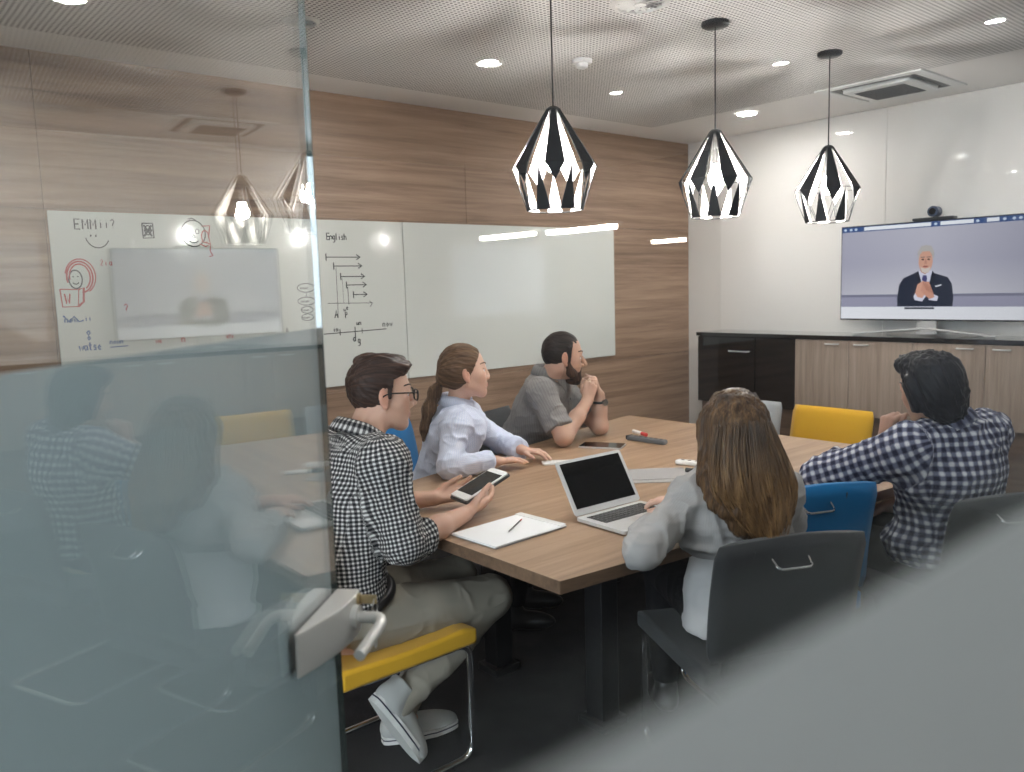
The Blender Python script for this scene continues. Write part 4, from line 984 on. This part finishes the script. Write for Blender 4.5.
# hair: clipped sides, longer swept top
hp=[ellip(h.p(-.012,0,.046),(.097,.078,.083),h.M,.01,'u',[(h.p(.03,0,.052),h.d(.35,0,-1)),(h.p(.078,0,.05),h.d(1,0,.1))]),
    ellip(h.p(-.016,0,.022),(.095,.0775,.092),h.M,.015,'u',[(h.p(-.004,0,.0),h.d(1,0,-.10)),(h.p(-.06,0,-.062),h.d(.25,0,-1))]),
    cone(h.p(.012,.074,.045),h.p(.010,.0745,-.004),.010,.006,.008),cone(h.p(.012,-.074,.045),h.p(.010,-.0745,-.004),.010,.006,.008)]
for i,(x,y,z,r) in enumerate(((.066,.02,.094,.024),(.060,-.025,.095,.024),(.035,0,.112,.030),(.0,.03,.110,.028),(.0,-.03,.110,.028),(-.045,0,.108,.030),(.045,.045,.088,.024),(.045,-.045,.088,.024))): hp.append(ellip(h.p(x,y,z),(r*1.4,r*.8,r*.55),h.M,.018))
hair_mesh('hair',hp,.0034,M_hbrown,man,h,.0030,None,2)
# spectacles
g=MB()
def rim(y): return [h.p(.104-.10*abs(yy)*.16,yy,zz) for yy,zz in [(y+.0265*np.sign(math.cos(a))*abs(math.cos(a))**.55,-.001+.0165*np.sign(math.sin(a))*abs(math.sin(a))**.55) for a in np.linspace(0,2*PI,33)]]
for y in (.033,-.033): g.path(rim(y),.0027,8)
g.path([h.p(.104,.009,.006),h.p(.107,0,.009),h.p(.104,-.009,.006)],.0022,8)
for y in (1,-1): g.path([h.p(.099,y*.058,.008),h.p(.090,y*.0745,.010),h.p(.02,y*.083,.010),h.p(-.008,y*.085,.006),h.p(-.028,y*.081,-.018)],.0023,8,fillet=.012)
gl=g.build('spectacles',M_frame,man,smooth=True)
for y in (.033,-.033):
    m=MB(); m.poly([tuple(p) for p in rim(y)[:-1]]); m.build('spectacle_lens',M_lens,gl)
# the phone sized tablet in his hands
M_=Matrix([[.936,0,-.351],[0,1,0],[.351,0,.936]]).to_4x4(); M_=Matrix.Translation((1.705,2.19,.828))@M_
tb=thing('handheld_tablet','pale framed handheld tablet with a dark flip cover held by the man in glasses','tablet',(0,0,0)); tb.matrix_world=M_@Matrix.Rotation(math.radians(-4),4,'Z')
MB().prism(rounded(.19,.098,.010),0,.007).build('tablet_body',M_whiteplastic,tb,bevel=.002)
MB().box((-.066,-.045,.0071),(.070,.045,.0075)).build('tablet_screen',plain('tablet screen grey',srgb(58,60,60),.15),tb)
MB().prism(rounded(.20,.104,.010),-.010,-.0008).build('flip_cover',M_darkgrey,tb,bevel=.003)
# ---- seated default legs, mostly under the table
def seated(P,yaw,lat_w=.09,kl=.44,foot=.0,spread=.03):
    f=V(math.cos(yaw),math.sin(yaw),0); l=V(-math.sin(yaw),math.cos(yaw),0); P=V(P); out=[]
    for s_ in (-1,1):
        Hh=P+l*s_*lat_w-V(0,0,.01); K=P+f*kl+l*s_*(lat_w+spread)+V(0,0,-.03); A=K-f*(.05-foot)-V(0,0,K[2]-.10); out.append((Hh,K,A))
    return out,f,l
def leg_prims(L,g=0.0,end=None):
    o=[]
    for a,b,c in L:
        m_=b*.6+c*.4; cut=None if end is None else [(m_+(c-m_)*end,c-m_)]
        o+=[cone(a,b,.078+g,.052+g,.03),cone(b,m_,.051+g,.048+g,.02),cone(m_,c,.048+g,.033+g,.02,'u',cut)]
    return o
M_dark=plain('black trouser cloth',srgb(20,20,23),.85,spec=.2,var=.15)
M_denim=plain('dark denim',srgb(34,42,62),.85,spec=.2,var=.2)
M_darkshoe=plain('black shoe leather',srgb(18,18,19),.4); 
def legs_and_shoes(par,L,f,mat,g=.012):
    garment('trousers',leg_prims(L,g,.95)+[ellip((L[0][0]+L[1][0])/2+V(0,0,.02),(.15,.15,.09),None,.04)],.008,mat,par,None,.006,10,3)
    for a,b,c in L:
        A=np.array([f,V(-f[1],f[0],0),V(0,0,1)]); m_=c+f*.06
        v,q=field_mesh([ellip(V(m_[0],m_[1],.045),(.125,.044,.042),A,.02),cone(c,V(c[0],c[1],.05),.040,.042,.02),half((0,0,.003),(0,0,-1),m_-.3,m_+.3)],.006); quad_mesh('shoe',relax(v,q,2),q,M_darkshoe,par)
# ---- woman in the pale blue blouse
SKIN2=(.62,.39,.30); LIP2=(.56,.25,.23)
M_blouse=striped('pale blue striped blouse cloth',srgb(214,220,236),srgb(180,192,222),.0085,.3,.5)
M_hauburn=hair_mat('light brown hair',srgb(44,31,22),srgb(90,67,48),srgb(138,110,82))
h=Head((2.105,2.780,1.150),math.radians(-27),math.radians(-4),0,1.0)
lat=unit(V(.62,.78,0)); fw=V(.78,-.62,0)
S_R,S_L=V(2.000,2.715,.935),V(2.205,2.955,.935); E_R,E_L=V(1.905,2.645,.792),V(2.395,2.915,.79); W_R,W_L=V(2.125,2.612,.783),V(2.352,2.705,.783)
Pz=V(2.10,3.05,.53)
st=[(Pz,lat,.165,.115),((2.10,3.01,.63),lat,.150,.10),((2.10,2.94,.74),lat,.138,.10),((2.10,2.865,.88),lat,.155,.115),((2.10,2.835,.935),lat,.135,.085),((2.095,2.825,.990),lat,.07,.055)]
L2,f2,_=seated(Pz,math.radians(-52))
pr=[torso(st,-.012)]+leg_prims(L2)+[cone(h.p(-.022,0,-.05),(2.09,2.83,.98),.044,.050,.03)]+h.prims(1,.85)+arm(S_R,E_R,W_R,.86)+arm(S_L,E_L,W_L,.86)+[ball(S_R,.048,.04),ball(S_L,.048,.04)]
pr+=hand(W_R,(.96,-.24,-.05),(0,.05,1),True,((8,10,6),(8,10,6),(8,10,6),(10,10,6)),.07,(.8,.55,-.1),5,.92)+hand(W_L,(.35,-.93,-.02),(.1,.0,1),False,((12,18,10),(14,18,10),(16,18,10),(18,20,10)),.06,(.75,.6,-.15),8,.92)
wo=body_mesh('person','woman with a ponytail and pale blue blouse resting both hands on the table',pr,.0038,h,SKIN2,LIP2)
h.features(wo,(.10,.12,.14),M_hauburn)
bones=[((2.05,3.02,.5),(2.09,2.84,.95),.13,-fw,0,lat,fw),(S_R,E_R,.05,(0,1,0),3),(E_R,W_R,.045,(0,0,-1),5),(S_L,E_L,.05,(0,1,0),7),(E_L,W_L,.045,(0,0,-1),9)]
sp=[torso(st,.014),ball(S_R,.060,.05),ball(S_L,.060,.05),cone(S_R,(2.065,2.79,.968),.050,.030,.04),cone(S_L,(2.13,2.87,.968),.050,.032,.04)]
for a,b,c,cu in ((S_R,E_R,W_R,.86),(S_L,E_L,W_L,.90)):
    d=unit(c-b); p=b+(c-b)*cu
    sp+=[cone(a,b,.057,.052,.03),cone(b,c,.050,.044,.02,'u',[(p,d)]),cone(p-d*.06,p+d*.02,.047,.047,.004,'u',[(p+d*.004,d),(p-d*.055,-d)])]
for a in (.02,-.02): sp.append(ellip(np.array((2.10,2.87,.90))+fw*.085+lat*a*3.0,(.055,.055,.06),None,.05))
sp.append(half((0,0,.772),(0,0,-1),(1.5,2.2,.4),(2.8,3.3,1.2))) if False else None
sp=[x for x in sp if x]
sh=garment('blouse',sp,.0048,M_blouse,wo,bones,.0105,16,21)
collar((2.096,2.826,1.022),(.04,-.10,1),fw,M_blouse,sh,.060,.024,.040,32,.05)
for i in range(4):
    p=np.array((2.10,2.86,.965-.048*i))+fw*(.104+.012*math.sin(i)); MB().cyl(p,p+fw*.003,.0055,n=10).build('button',M_whiteplastic,sh)
legs_and_shoes(wo,L2,f2,M_dark)
hp=[ellip(h.p(-.014,0,.034),(.098,.079,.090),h.M,.01,'u',[(h.p(.058,0,.055),h.d(1,0,-.42)),(h.p(.012,0,-.01),h.d(.9,0,-.55))]),
    ellip(h.p(-.035,0,.0),(.075,.0775,.075),h.M,.03,'u',[(h.p(.0,0,.0),h.d(1,0,-.3))]),ellip(h.p(-.098,0,-.02),(.026,.028,.030),h.M,.03)]
hair_mesh('hair',hp,.0036,M_hauburn,wo,h,.0022,None,5)
b0=h.p(-.108,0,-.030); pl=[b0,b0+V(-.018,.020,-.045),b0+V(-.038,.040,-.12),b0+V(-.055,.055,-.20),b0+V(-.058,.060,-.25)]
pp_=[cone(a,b,ra,rb,.02) for a,b,ra,rb in zip(pl[:-1],pl[1:],(.016,.025,.026,.018),(.025,.026,.018,.006))]
hair_mesh('ponytail',pp_,.0036,M_hauburn,wo,h,.0035,V(0,.1,-1),6)
MB().path([b0+.019*(h.d(0,math.cos(a),0)+h.d(0,0,1)*math.sin(a)) for a in np.linspace(0,2*PI,20)],.0065,8).build('hair_band',M_black,wo,smooth=True)
# ---- bearded man with his hands clasped before his mouth
SKIN3=(.52,.32,.235); LIP3=(.46,.22,.19)
M_gshirt=striped('grey marl shirt cloth',srgb(136,133,131),srgb(104,101,100),.012,.28,.45)
M_hblack=hair_mat('dark cropped hair',srgb(14,11,10),srgb(34,26,22),srgb(62,48,40)); M_beard=hair_mat('dark brown beard',srgb(26,17,13),srgb(54,37,28),srgb(84,60,45))
h=Head((2.845,2.945,1.150),math.radians(-30),math.radians(5),0,1.05)
lat=unit(V(.8,.6,0)); fw=V(.6,-.8,0)
S_R,S_L=V(2.675,2.925,.985),V(2.985,3.145,.985); E_R,E_L=V(2.675,2.775,.787),V(3.005,2.855,.787); W_R,W_L=V(2.885,2.822,.930),V(3.003,2.852,.948)
Pz=V(2.80,3.24,.53)
st=[(Pz,lat,.18,.13),((2.80,3.22,.63),lat,.172,.125),((2.81,3.17,.74),lat,.168,.122),((2.83,3.09,.88),lat,.188,.128),((2.83,3.05,.975),lat,.172,.10),((2.835,3.02,1.035),lat,.09,.07)]
L3,f3,_=seated(Pz,math.radians(-60))
pr=[torso(st,-.012)]+leg_prims(L3)+[cone(h.p(-.025,0,-.05),(2.83,3.03,1.02),.058,.062,.03)]+h.prims(0,1.15)+arm(S_R,E_R,W_R,1.04)+arm(S_L,E_L,W_L,1.04)+[ball(S_R,.058,.04),ball(S_L,.058,.04)]
pr+=hand(W_R,(.40,.06,.91),(-.55,-.80,.2),True,((52,58,30),(54,60,32),(56,60,32),(58,60,32)),.03,(.75,.3,-.3),25,1.0)+hand(W_L,(-.42,-.05,.90),(.62,-.70,.30),False,((55,50,25),(58,52,28),(60,55,28),(60,55,28)),.04,(.8,.2,-.3),25,1.0)
m3=body_mesh('person','bearded man in a grey short sleeved shirt with hands clasped before his mouth',pr,.0038,h,SKIN3,LIP3,None,(.16,.10,.075))
h.features(m3,brow=M_hblack)
bones=[(Pz,(2.83,3.05,.97),.15,-fw,0,lat,fw),(S_R,E_R,.06,(0,1,0),3),(S_L,E_L,.06,(0,1,0),7)]
sp=[torso(st,.014),ball(S_R,.071,.06),ball(S_L,.071,.06),cone(S_R,(2.785,2.99,.995),.058,.036,.04),cone(S_L,(2.875,3.06,.995),.058,.038,.04)]
for a,b in ((S_R,E_R),(S_L,E_L)):
    d=unit(b-a); p=a+(b-a)*.80; sp+=[cone(a,b,.068,.066,.035,'u',[(p,d)]),cone(p-d*.05,p+d*.02,.0675,.0695,.004,'u',[(p+d*.003,d),(p-d*.026,-d)])]
sh=garment('short_sleeved_shirt',sp,.0052,M_gshirt,m3,bones,.0105,15,31)
collar((2.838,3.022,1.066),(.10,-.14,1),fw,M_gshirt,sh,.074,.026,.044,26,.045)
for i in range(3):
    p=np.array((2.835,3.06,.985-.055*i))+fw*(.110+.010*i); MB().cyl(p,p+fw*.003,.0058,n=10).build('button',M_darkgrey,sh)
legs_and_shoes(m3,L3,f3,M_denim)
hp=[ellip(h.p(-.012,0,.040),(.094,.0765,.084),h.M,.01,'u',[(h.p(.045,0,.062),h.d(.75,0,-.66)),(h.p(.070,0,.06),h.d(1,0,0))]),
    ellip(h.p(-.016,0,.020),(.0935,.0762,.090),h.M,.012,'u',[(h.p(-.004,0,.0),h.d(1,0,-.10)),(h.p(-.06,0,-.064),h.d(.25,0,-1))])]
for y in (1,-1): hp.append(cone(h.p(.014,y*.0735,.045),h.p(.012,y*.0735,-.03),.010,.007,.008))
hair_mesh('hair',hp,.0036,M_hblack,m3,h,.0014,None,8)
bp_=[]
for y in (1,-1): bp_+=[cone(h.p(.006,y*.070,-.030),h.p(.022,y*.058,-.072),.007,.013,.012),cone(h.p(.022,y*.058,-.072),h.p(.066,y*.022,-.104),.014,.018,.02),cone(h.p(.088,y*.006,-.052),h.p(.076,y*.030,-.078),.006,.009,.008)]
for y in (1,-1): bp_+=[cone(h.p(.010,y*.066,-.028),h.p(.040,y*.050,-.075),.012,.016,.02),cone(h.p(.045,y*.046,-.062),h.p(.078,y*.018,-.090),.010,.012,.012)]
bp_+=[ball(h.p(.074,0,-.105),.024,.02),ellip(h.p(.050,0,-.112),(.04,.036,.02),h.M,.02)]
hair_mesh('beard',bp_,.0034,M_beard,m3,h,.0018,h.d(.4,0,-1),9)
d=unit(W_L-E_L); p=E_L+(W_L-E_L)*.78; a1=unit(np.cross(d,V(0,1,0))); a2=np.cross(d,a1)
wa=MB().path([p+.0385*(a1*math.cos(t)+a2*math.sin(t)) for t in np.linspace(0,2*PI,26)],.0065,8).build('watch_strap',M_black,m3,smooth=True)
MB().cyl(p-fw*.0+V(-.10,-.99,0)*.036,p+V(-.10,-.99,0)*.047,.018,.0175,24).build('watch_case',M_chrome,wa,smooth=True)
# ---- long haired woman at the laptop, seen from behind
M_sweat=striped('pale grey marl knit',srgb(174,172,170),srgb(152,151,150),.006,.5,.25)
M_wshirt=plain('white shirt tail cloth',srgb(206,204,203),.85,spec=.2,bumpy=.1,bscale=400)
M_hblond=hair_mat('long light brown hair with golden ends',srgb(32,23,17),srgb(80,59,41),srgb(134,104,70),sc=.8,shine=.42)
yaw=math.radians(58); fw=V(math.cos(yaw),math.sin(yaw),0); lat=V(-math.sin(yaw),math.cos(yaw),0)
h=Head((1.958,1.345,1.078),yaw+.03,math.radians(6),0,.97)
Pz=V(2.075,1.385,.53); C_=V(1.985,1.365,.0)
S_R,S_L=C_+V(0,0,.885)-lat*.150,C_+V(0,0,.868)+lat*.138; E_L,E_R=V(1.655,1.430,.780),V(2.30,1.37,.74); W_L,W_R=V(1.900,1.580,.783),V(2.115,1.640,.785)
st=[(Pz,lat,.172,.125),(Pz+V(-.01,-.005,.10),lat,.155,.11),(Pz+V(-.03,-.005,.20),lat,.140,.10),(C_+V(.0,0,.82),lat,.152,.105),(C_+V(0,0,.89),lat,.135,.08),(C_+V(0,0,.945),lat,.065,.052)]
L4,f4,_=seated(Pz,yaw,.09,.42)
pr=[torso(st,-.012)]+leg_prims(L4)+[cone(h.p(-.022,0,-.05),C_+V(0,0,.93),.046,.052,.03)]+h.prims(1,.85)+arm(S_R,E_R,W_R,.86)+arm(S_L,E_L,W_L,.86)+[ball(S_R,.048,.04),ball(S_L,.048,.04)]
pr+=hand(W_L,(.80,.60,.0),(-.1,.1,1),False,((25,30,15),(25,30,15),(28,32,15),(30,34,15)),.06,(.75,.6,-.2),10,.92)+hand(W_R,(-.25,.96,.0),(0,0,1),True,((20,26,15),(20,26,15),(22,28,15),(24,30,15)),.06,(.75,.6,-.2),10,.92)
w4=body_mesh('person','long haired woman in a grey sweater at the laptop, seen from behind',pr,.0045,h,SKIN2,LIP2)
h.features(w4,(.10,.12,.14),M_hauburn)
bones=[(Pz,C_+V(0,0,.95),.14,fw,0),(S_R,E_R,.05,(0,1,0),3),(E_R,W_R,.045,(0,0,-1),5),(S_L,E_L,.05,(0,1,0),7),(E_L,W_L,.045,(0,0,-1),9)]
sp=[torso(st,.016),ball(S_R,.055,.05),ball(S_L,.055,.05),cone(S_R,C_+V(0,0,.935)-lat*.02,.050,.04,.05),cone(S_L,C_+V(0,0,.935)+lat*.02,.050,.04,.05)]
for a,b,c in ((S_R,E_R,W_R),(S_L,E_L,W_L)):
    d=unit(c-b); p=b+(c-b)*.86; sp+=[cone(a,b,.050,.049,.03),cone(b,b*.5+c*.5,.049,.046,.02),cone(b*.5+c*.5,c,.046,.042,.02,'u',[(p,d)])]
sp.append(half(Pz+V(0,0,.175),(0,0,-1),(1.2,.9,.4),(2.6,2,1.2),.01))
sw=garment('sweater',sp,.0055,M_sweat,w4,bones,.017,15,41)
wp_=[tube([(Pz+V(0,0,-.06),lat,.190,.140),(Pz+V(0,0,.06),lat,.182,.132),(Pz+V(-.01,-.003,.17),lat,.162,.118)],.02),half(Pz+V(0,0,-.075),(0,0,-1),(1.2,.9,.3),(2.6,2,1.2))]
garment('shirt_tail',wp_,.006,M_wshirt,w4,None,.0075,13,44)
legs_and_shoes(w4,L4,f4,M_dark)
# hair: a cap over the skull, falling in a broad sheet down the back, with loose locks laid over it
hc=[ellip(h.p(-.014,0,.030),(.102,.086,.092),h.M,.02,'u',[(h.p(.055,0,.04),h.d(1,0,-.30))])]
def hp3(x,y,z): return h.p(x,y,z)
drop=[(h.p(-.045,0,.02),lat,.082,.070),(h.p(-.062,.0,-.06),lat,.088,.062),(h.p(-.082,-.006,-.13),lat,.100,.050),(h.p(-.098,-.016,-.195),lat,.105,.042),(h.p(-.105,-.030,-.245),lat,.085,.034),(h.p(-.100,-.040,-.285),lat,.045,.018)]
hc+=[tube(drop,.03)]
for y in (1,-1): hc.append(cone(h.p(.028,y*.072,.02),h.p(.0,y*.084,-.13),.022,.026,.03)); hc.append(cone(h.p(.0,y*.084,-.13),h.p(-.05,y*.088,-.20),.026,.018,.03))
hr4=hair_mesh('long_hair',hc,.0042,M_hblond,w4,h,.0045,V(.0,.08,-1),11)
lm=MB()
rng=random.Random(4)
for i in range(260):
    a=rng.uniform(-1.0,1.0); start=h.p(-.02-.07*math.cos(a*1.35)*rng.uniform(.55,1.0),.078*math.sin(a*1.35),.05+.058*rng.uniform(-.2,.95)*(1-.3*abs(a)))
    pts=[]
    w=a*.095+rng.uniform(-.012,.012); zend=-.30+.05*abs(a)+rng.uniform(-.03,.03); ph=rng.uniform(0,6.3); out=rng.uniform(.0,.010)
    for t in np.linspace(0,1,7):
        z=(1-t)*.02+t*zend; yy=w*(.84+.38*math.sin(PI*min(1,t*.75)))*(1-.45*max(0,t-.72)/.28)-.03*t*t; xx=-.045-.062*t-(.075-.030*t)*math.sqrt(max(0,1-(a*.98)**2))-out
        wv=.006*math.sin(ph+t*6)*t; pts.append(h.p(xx+wv*.5,yy+wv,z))
    pts=[h.p(-.02-.098*math.cos(a*1.3)*.55,.060*math.sin(a*1.3),.108+.004*rng.random())]+[h.p(-.03-.087*math.cos(a*1.3),.083*math.sin(a*1.35),.045)]+pts
    P_=np.array(pts); Q_=[]
    for k_ in range(len(P_)-1):
        a0,a1,a2,a3=P_[max(k_-1,0)],P_[k_],P_[k_+1],P_[min(k_+2,len(P_)-1)]
        for t in (0,.25,.5,.75): Q_.append(.5*((2*a1)+(a2-a0)*t+(2*a0-5*a1+4*a2-a3)*t*t+(3*a1-a0-3*a2+a3)*t**3))
    Q_.append(P_[-1]); n_=len(Q_)
    lm.path(Q_,[.0022*(1-.8*(j/(n_-1))**3)*min(1,.5+j*.2) for j in range(n_)],5)
M_lock=NT('golden brown hair lock'); n=M_lock.noise(M_lock.coord((60,60,6)),1,3); g=M_lock.node('ShaderNodeTexCoord'); sp_=M_lock.node('ShaderNodeSeparateXYZ'); M_lock.link(g.outputs['Generated'],sp_.inputs[0])
M_lock.link(M_lock.mixc(sp_.outputs[2],M_lock.ramp(n,[(.3,srgb(104,74,44)),(.55,srgb(150,112,68)),(.75,srgb(190,150,98))]),M_lock.ramp(n,[(.3,srgb(34,25,19)),(.55,srgb(62,47,36)),(.75,srgb(96,75,58))])),M_lock.b.inputs['Base Color'])
M_lock.b.inputs['Roughness'].default_value=.4
lm.build('hair_strands',M_lock.m,hr4,smooth=True,auto=False)
# ---- person in the navy and white checked shirt, leaning on one elbow, seen from behind
M_chk5=gingham('navy and white check',srgb(214,216,222),srgb(24,28,56),.030,.55,srgb(108,112,134),soft=.10)
M_hjet=hair_mat('black hair',srgb(6,6,8),srgb(16,17,22),srgb(36,38,48),shine=.38)
SKIN5=(.50,.30,.22)
yaw=math.radians(68); fw=V(math.cos(yaw),math.sin(yaw),0); lat=V(-math.sin(yaw),math.cos(yaw),0)
h=Head((2.800,1.160,1.128),yaw+.12,math.radians(8),math.radians(-9),1.0)
Pz=V(2.93,1.13,.53); C_=V(2.855,1.115,.0)
S_L,S_R=C_+V(0,0,.935)+lat*.175,C_+V(0,0,.965)-lat*.165; E_L,W_L=V(2.645,1.455,.812),V(2.785,1.300,.935); E_R,W_R=V(3.07,1.13,.70),V(2.96,1.36,.66)
st=[(Pz,lat,.175,.125),(Pz+V(-.01,0,.10),lat,.165,.12),(Pz+V(-.025,-.002,.21),lat,.16,.118),(C_+V(.0,0,.85),lat,.175,.122),(C_+V(0,0,.945),lat,.160,.092),(C_+V(-.012,.005,1.01),lat,.08,.062)]
L5,f5,_=seated(Pz,yaw)
pr=[torso(st,-.012)]+leg_prims(L5)+[cone(h.p(-.022,0,-.05),C_+V(-.01,0,.99),.052,.056,.03)]+h.prims(.4)+arm(S_R,E_R,W_R,.95)+arm(S_L,E_L,W_L,.95)+[ball(S_R,.054,.04),ball(S_L,.054,.04)]
pr+=hand(W_L,(.0,-.15,.98),(-.80,.45,.0),False,((55,75,40),(60,78,40),(62,80,40),(62,80,40)),.03,(.8,.3,-.3),25,.97)+hand(W_R,(-.4,.85,-.3),(.2,.2,1),True,k=.95)
m5=body_mesh('person','person with black hair and navy checked shirt leaning an elbow on the table',pr,.0045,h,SKIN5,LIP3)
h.features(m5,brow=M_hjet)
bones=[(Pz,C_+V(0,0,.96),.155,fw,0,lat,fw),(S_L,E_L,.062,(1,.6,0),3),(E_L,W_L,.056,(0,0,-1),5),(S_R,E_R,.06,(0,1,0),7),(E_R,W_R,.05,(0,0,-1),9)]
sp=[torso(st,.018),ball(S_R,.070,.06),ball(S_L,.070,.06),cone(S_R,C_+V(-.01,0,.985)-lat*.05,.058,.038,.04),cone(S_L,C_+V(-.01,0,.985)+lat*.05,.058,.038,.04)]
d=unit(W_L-E_L); p=E_L+(W_L-E_L)*.42; sp+=[cone(S_L,E_L,.074,.066,.035),cone(E_L,W_L,.064,.060,.02,'u',[(p,d)])]
d=unit(W_R-E_R); p=E_R+(W_R-E_R)*.6; sp+=[cone(S_R,E_R,.070,.064,.035),cone(E_R,W_R,.062,.056,.02,'u',[(p,d)])]
sp+=[ellip(Pz+lat*.15+fw*.03+V(0,0,.06),(.085,.085,.07),None,.04),half(Pz+V(0,0,-.01),(0,0,-1),(2.2,.6,.3),(3.6,2,1.3),.01)]
sh=garment('checked_shirt',sp,.0052,M_chk5,m5,bones,.015,14,51)
collar(C_+V(-.012,.004,1.018),h.p(0,0,.02)-(C_+V(-.012,.004,1.018)),fw,M_chk5,sh,.066,.022,.034,24)
legs_and_shoes(m5,L5,f5,M_dark)
hp=[ellip(h.p(-.016,0,.030),(.104,.088,.094),h.M,.01,'u',[(h.p(.050,0,.06),h.d(1,0,-.45))]),
    ellip(h.p(-.034,0,-.030),(.078,.084,.078),h.M,.03,'u',[(h.p(.006,0,.0),h.d(1,0,-.15))]),
    ellip(h.p(.045,.0,.095),(.05,.06,.028),h.M,.03),ellip(h.p(-.060,.0,-.085),(.040,.055,.040),h.M,.03)]
for y in (1,-1): hp.append(cone(h.p(.010,y*.078,.03),h.p(.004,y*.080,-.052),.020,.012,.02))
hair_mesh('hair',hp,.0042,M_hjet,m5,h,.0055,h.d(-.3,0,-1),13)
# ---------------------------------------------------------------- the corridor outside, light and camera
for x,y,l in ((3.70,-3.19,'small corridor spotlight outside the glass, third from the end wall'),(3.935,-2.27,'small corridor spotlight outside the glass, second from the end wall'),(4.105,-1.32,'small corridor spotlight outside the glass, closest to the partition')):
    t=thing('corridor_spotlight',l,'ceiling light',(x,y,CE)); MB().lathe([(.04,-.001),(.04,-.006),(.03,-.007),(.03,-.001)],n=28,cap=False).build('trim_ring',M_housing,t,smooth=True); MB().lathe([(.03,-.004),(.001,-.0045)],n=28).build('lens',M_corr,t)
for x,y,l in ((.2,-1.5,'unseen corridor downlight added to light the frosted film, behind the photographer'),(-1.6,-.9,'unseen corridor downlight added to light the frosted film, outside the glass door'),(-.95,1.35,'unseen corridor downlight added to light the back of the door film, in front of the doorway'),(2.4,-1.5,'unseen corridor downlight added to light the frosted film, behind the long haired woman')):  # all four are unseen, added to brighten the frosted films from the corridor
    downlight(x,y,l,.075)
M_day=emission('daylight window',(.76,.89,1,1),3.0)
wd=struct(MB().box((-3.96,-3,.9),(-3.94,6,2.5)).build('window_3',M_day))
for x,y0,y1,l in ((10.88,-13.5,-11.76,'long light strip of the open office, farther along the corridor side'),(11.05,-11.68,-9.81,'long light strip of the open office, closer to the glass partition'),(16.33,-13.5,-12.36,'light strip of the open office on its far side')):
    t=thing('office_light_strip',l,'ceiling light',(x,(y0+y1)/2,CE)); L_=y1-y0
    MB().box((-.11,-L_/2,-.05),(.11,L_/2,0)).build('housing',M_white,t,bevel=.004); MB().box((-.10,-L_/2+.12,-.12),(.10,L_/2-.12,-.0505)).build('diffuser',M_strip,t)
struct(MB().box((9.05,-12.06,1.0),(11.3,-12.04,2.30)).build('window_4',emission('pale office window',(.78,.88,1,1),.24)))
sky=bpy.data.worlds.new('surroundings'); SC.world=sky; sky.use_nodes=True
bg=sky.node_tree.nodes['Background']; bg.inputs[0].default_value=(.9,.95,1,1); bg.inputs[1].default_value=.025
Rm=np.array(CAM_R); cam=bpy.data.cameras.new('camera'); co=bpy.data.objects.new('camera',cam); COL.objects.link(co)
co.matrix_world=Matrix(((Rm[0][0],-Rm[1][0],-Rm[2][0],0),(Rm[0][1],-Rm[1][1],-Rm[2][1],0),(Rm[0][2],-Rm[1][2],-Rm[2][2],1.5),(0,0,0,1)))
cam.sensor_fit='HORIZONTAL'; cam.sensor_width=36; cam.lens=36*823.3/1024; cam.clip_start=.01; cam.clip_end=100
cam.dof.use_dof=True; cam.dof.focus_distance=3.0; cam.dof.aperture_fstop=cam.lens/8.0
SC.camera=co
SC.view_settings.view_transform='Standard'; SC.view_settings.look='None'; SC.view_settings.gamma=1; SC.view_settings.use_curve_mapping=False
SC.view_settings.exposure=EXPO
SC.cycles.use_denoising=True
SC.cycles.max_bounces=10; SC.cycles.transparent_max_bounces=16; SC.cycles.glossy_bounces=5; SC.cycles.diffuse_bounces=4
SC.cycles.sample_clamp_indirect=6
SC.cycles.caustics_reflective=False; SC.cycles.caustics_refractive=False
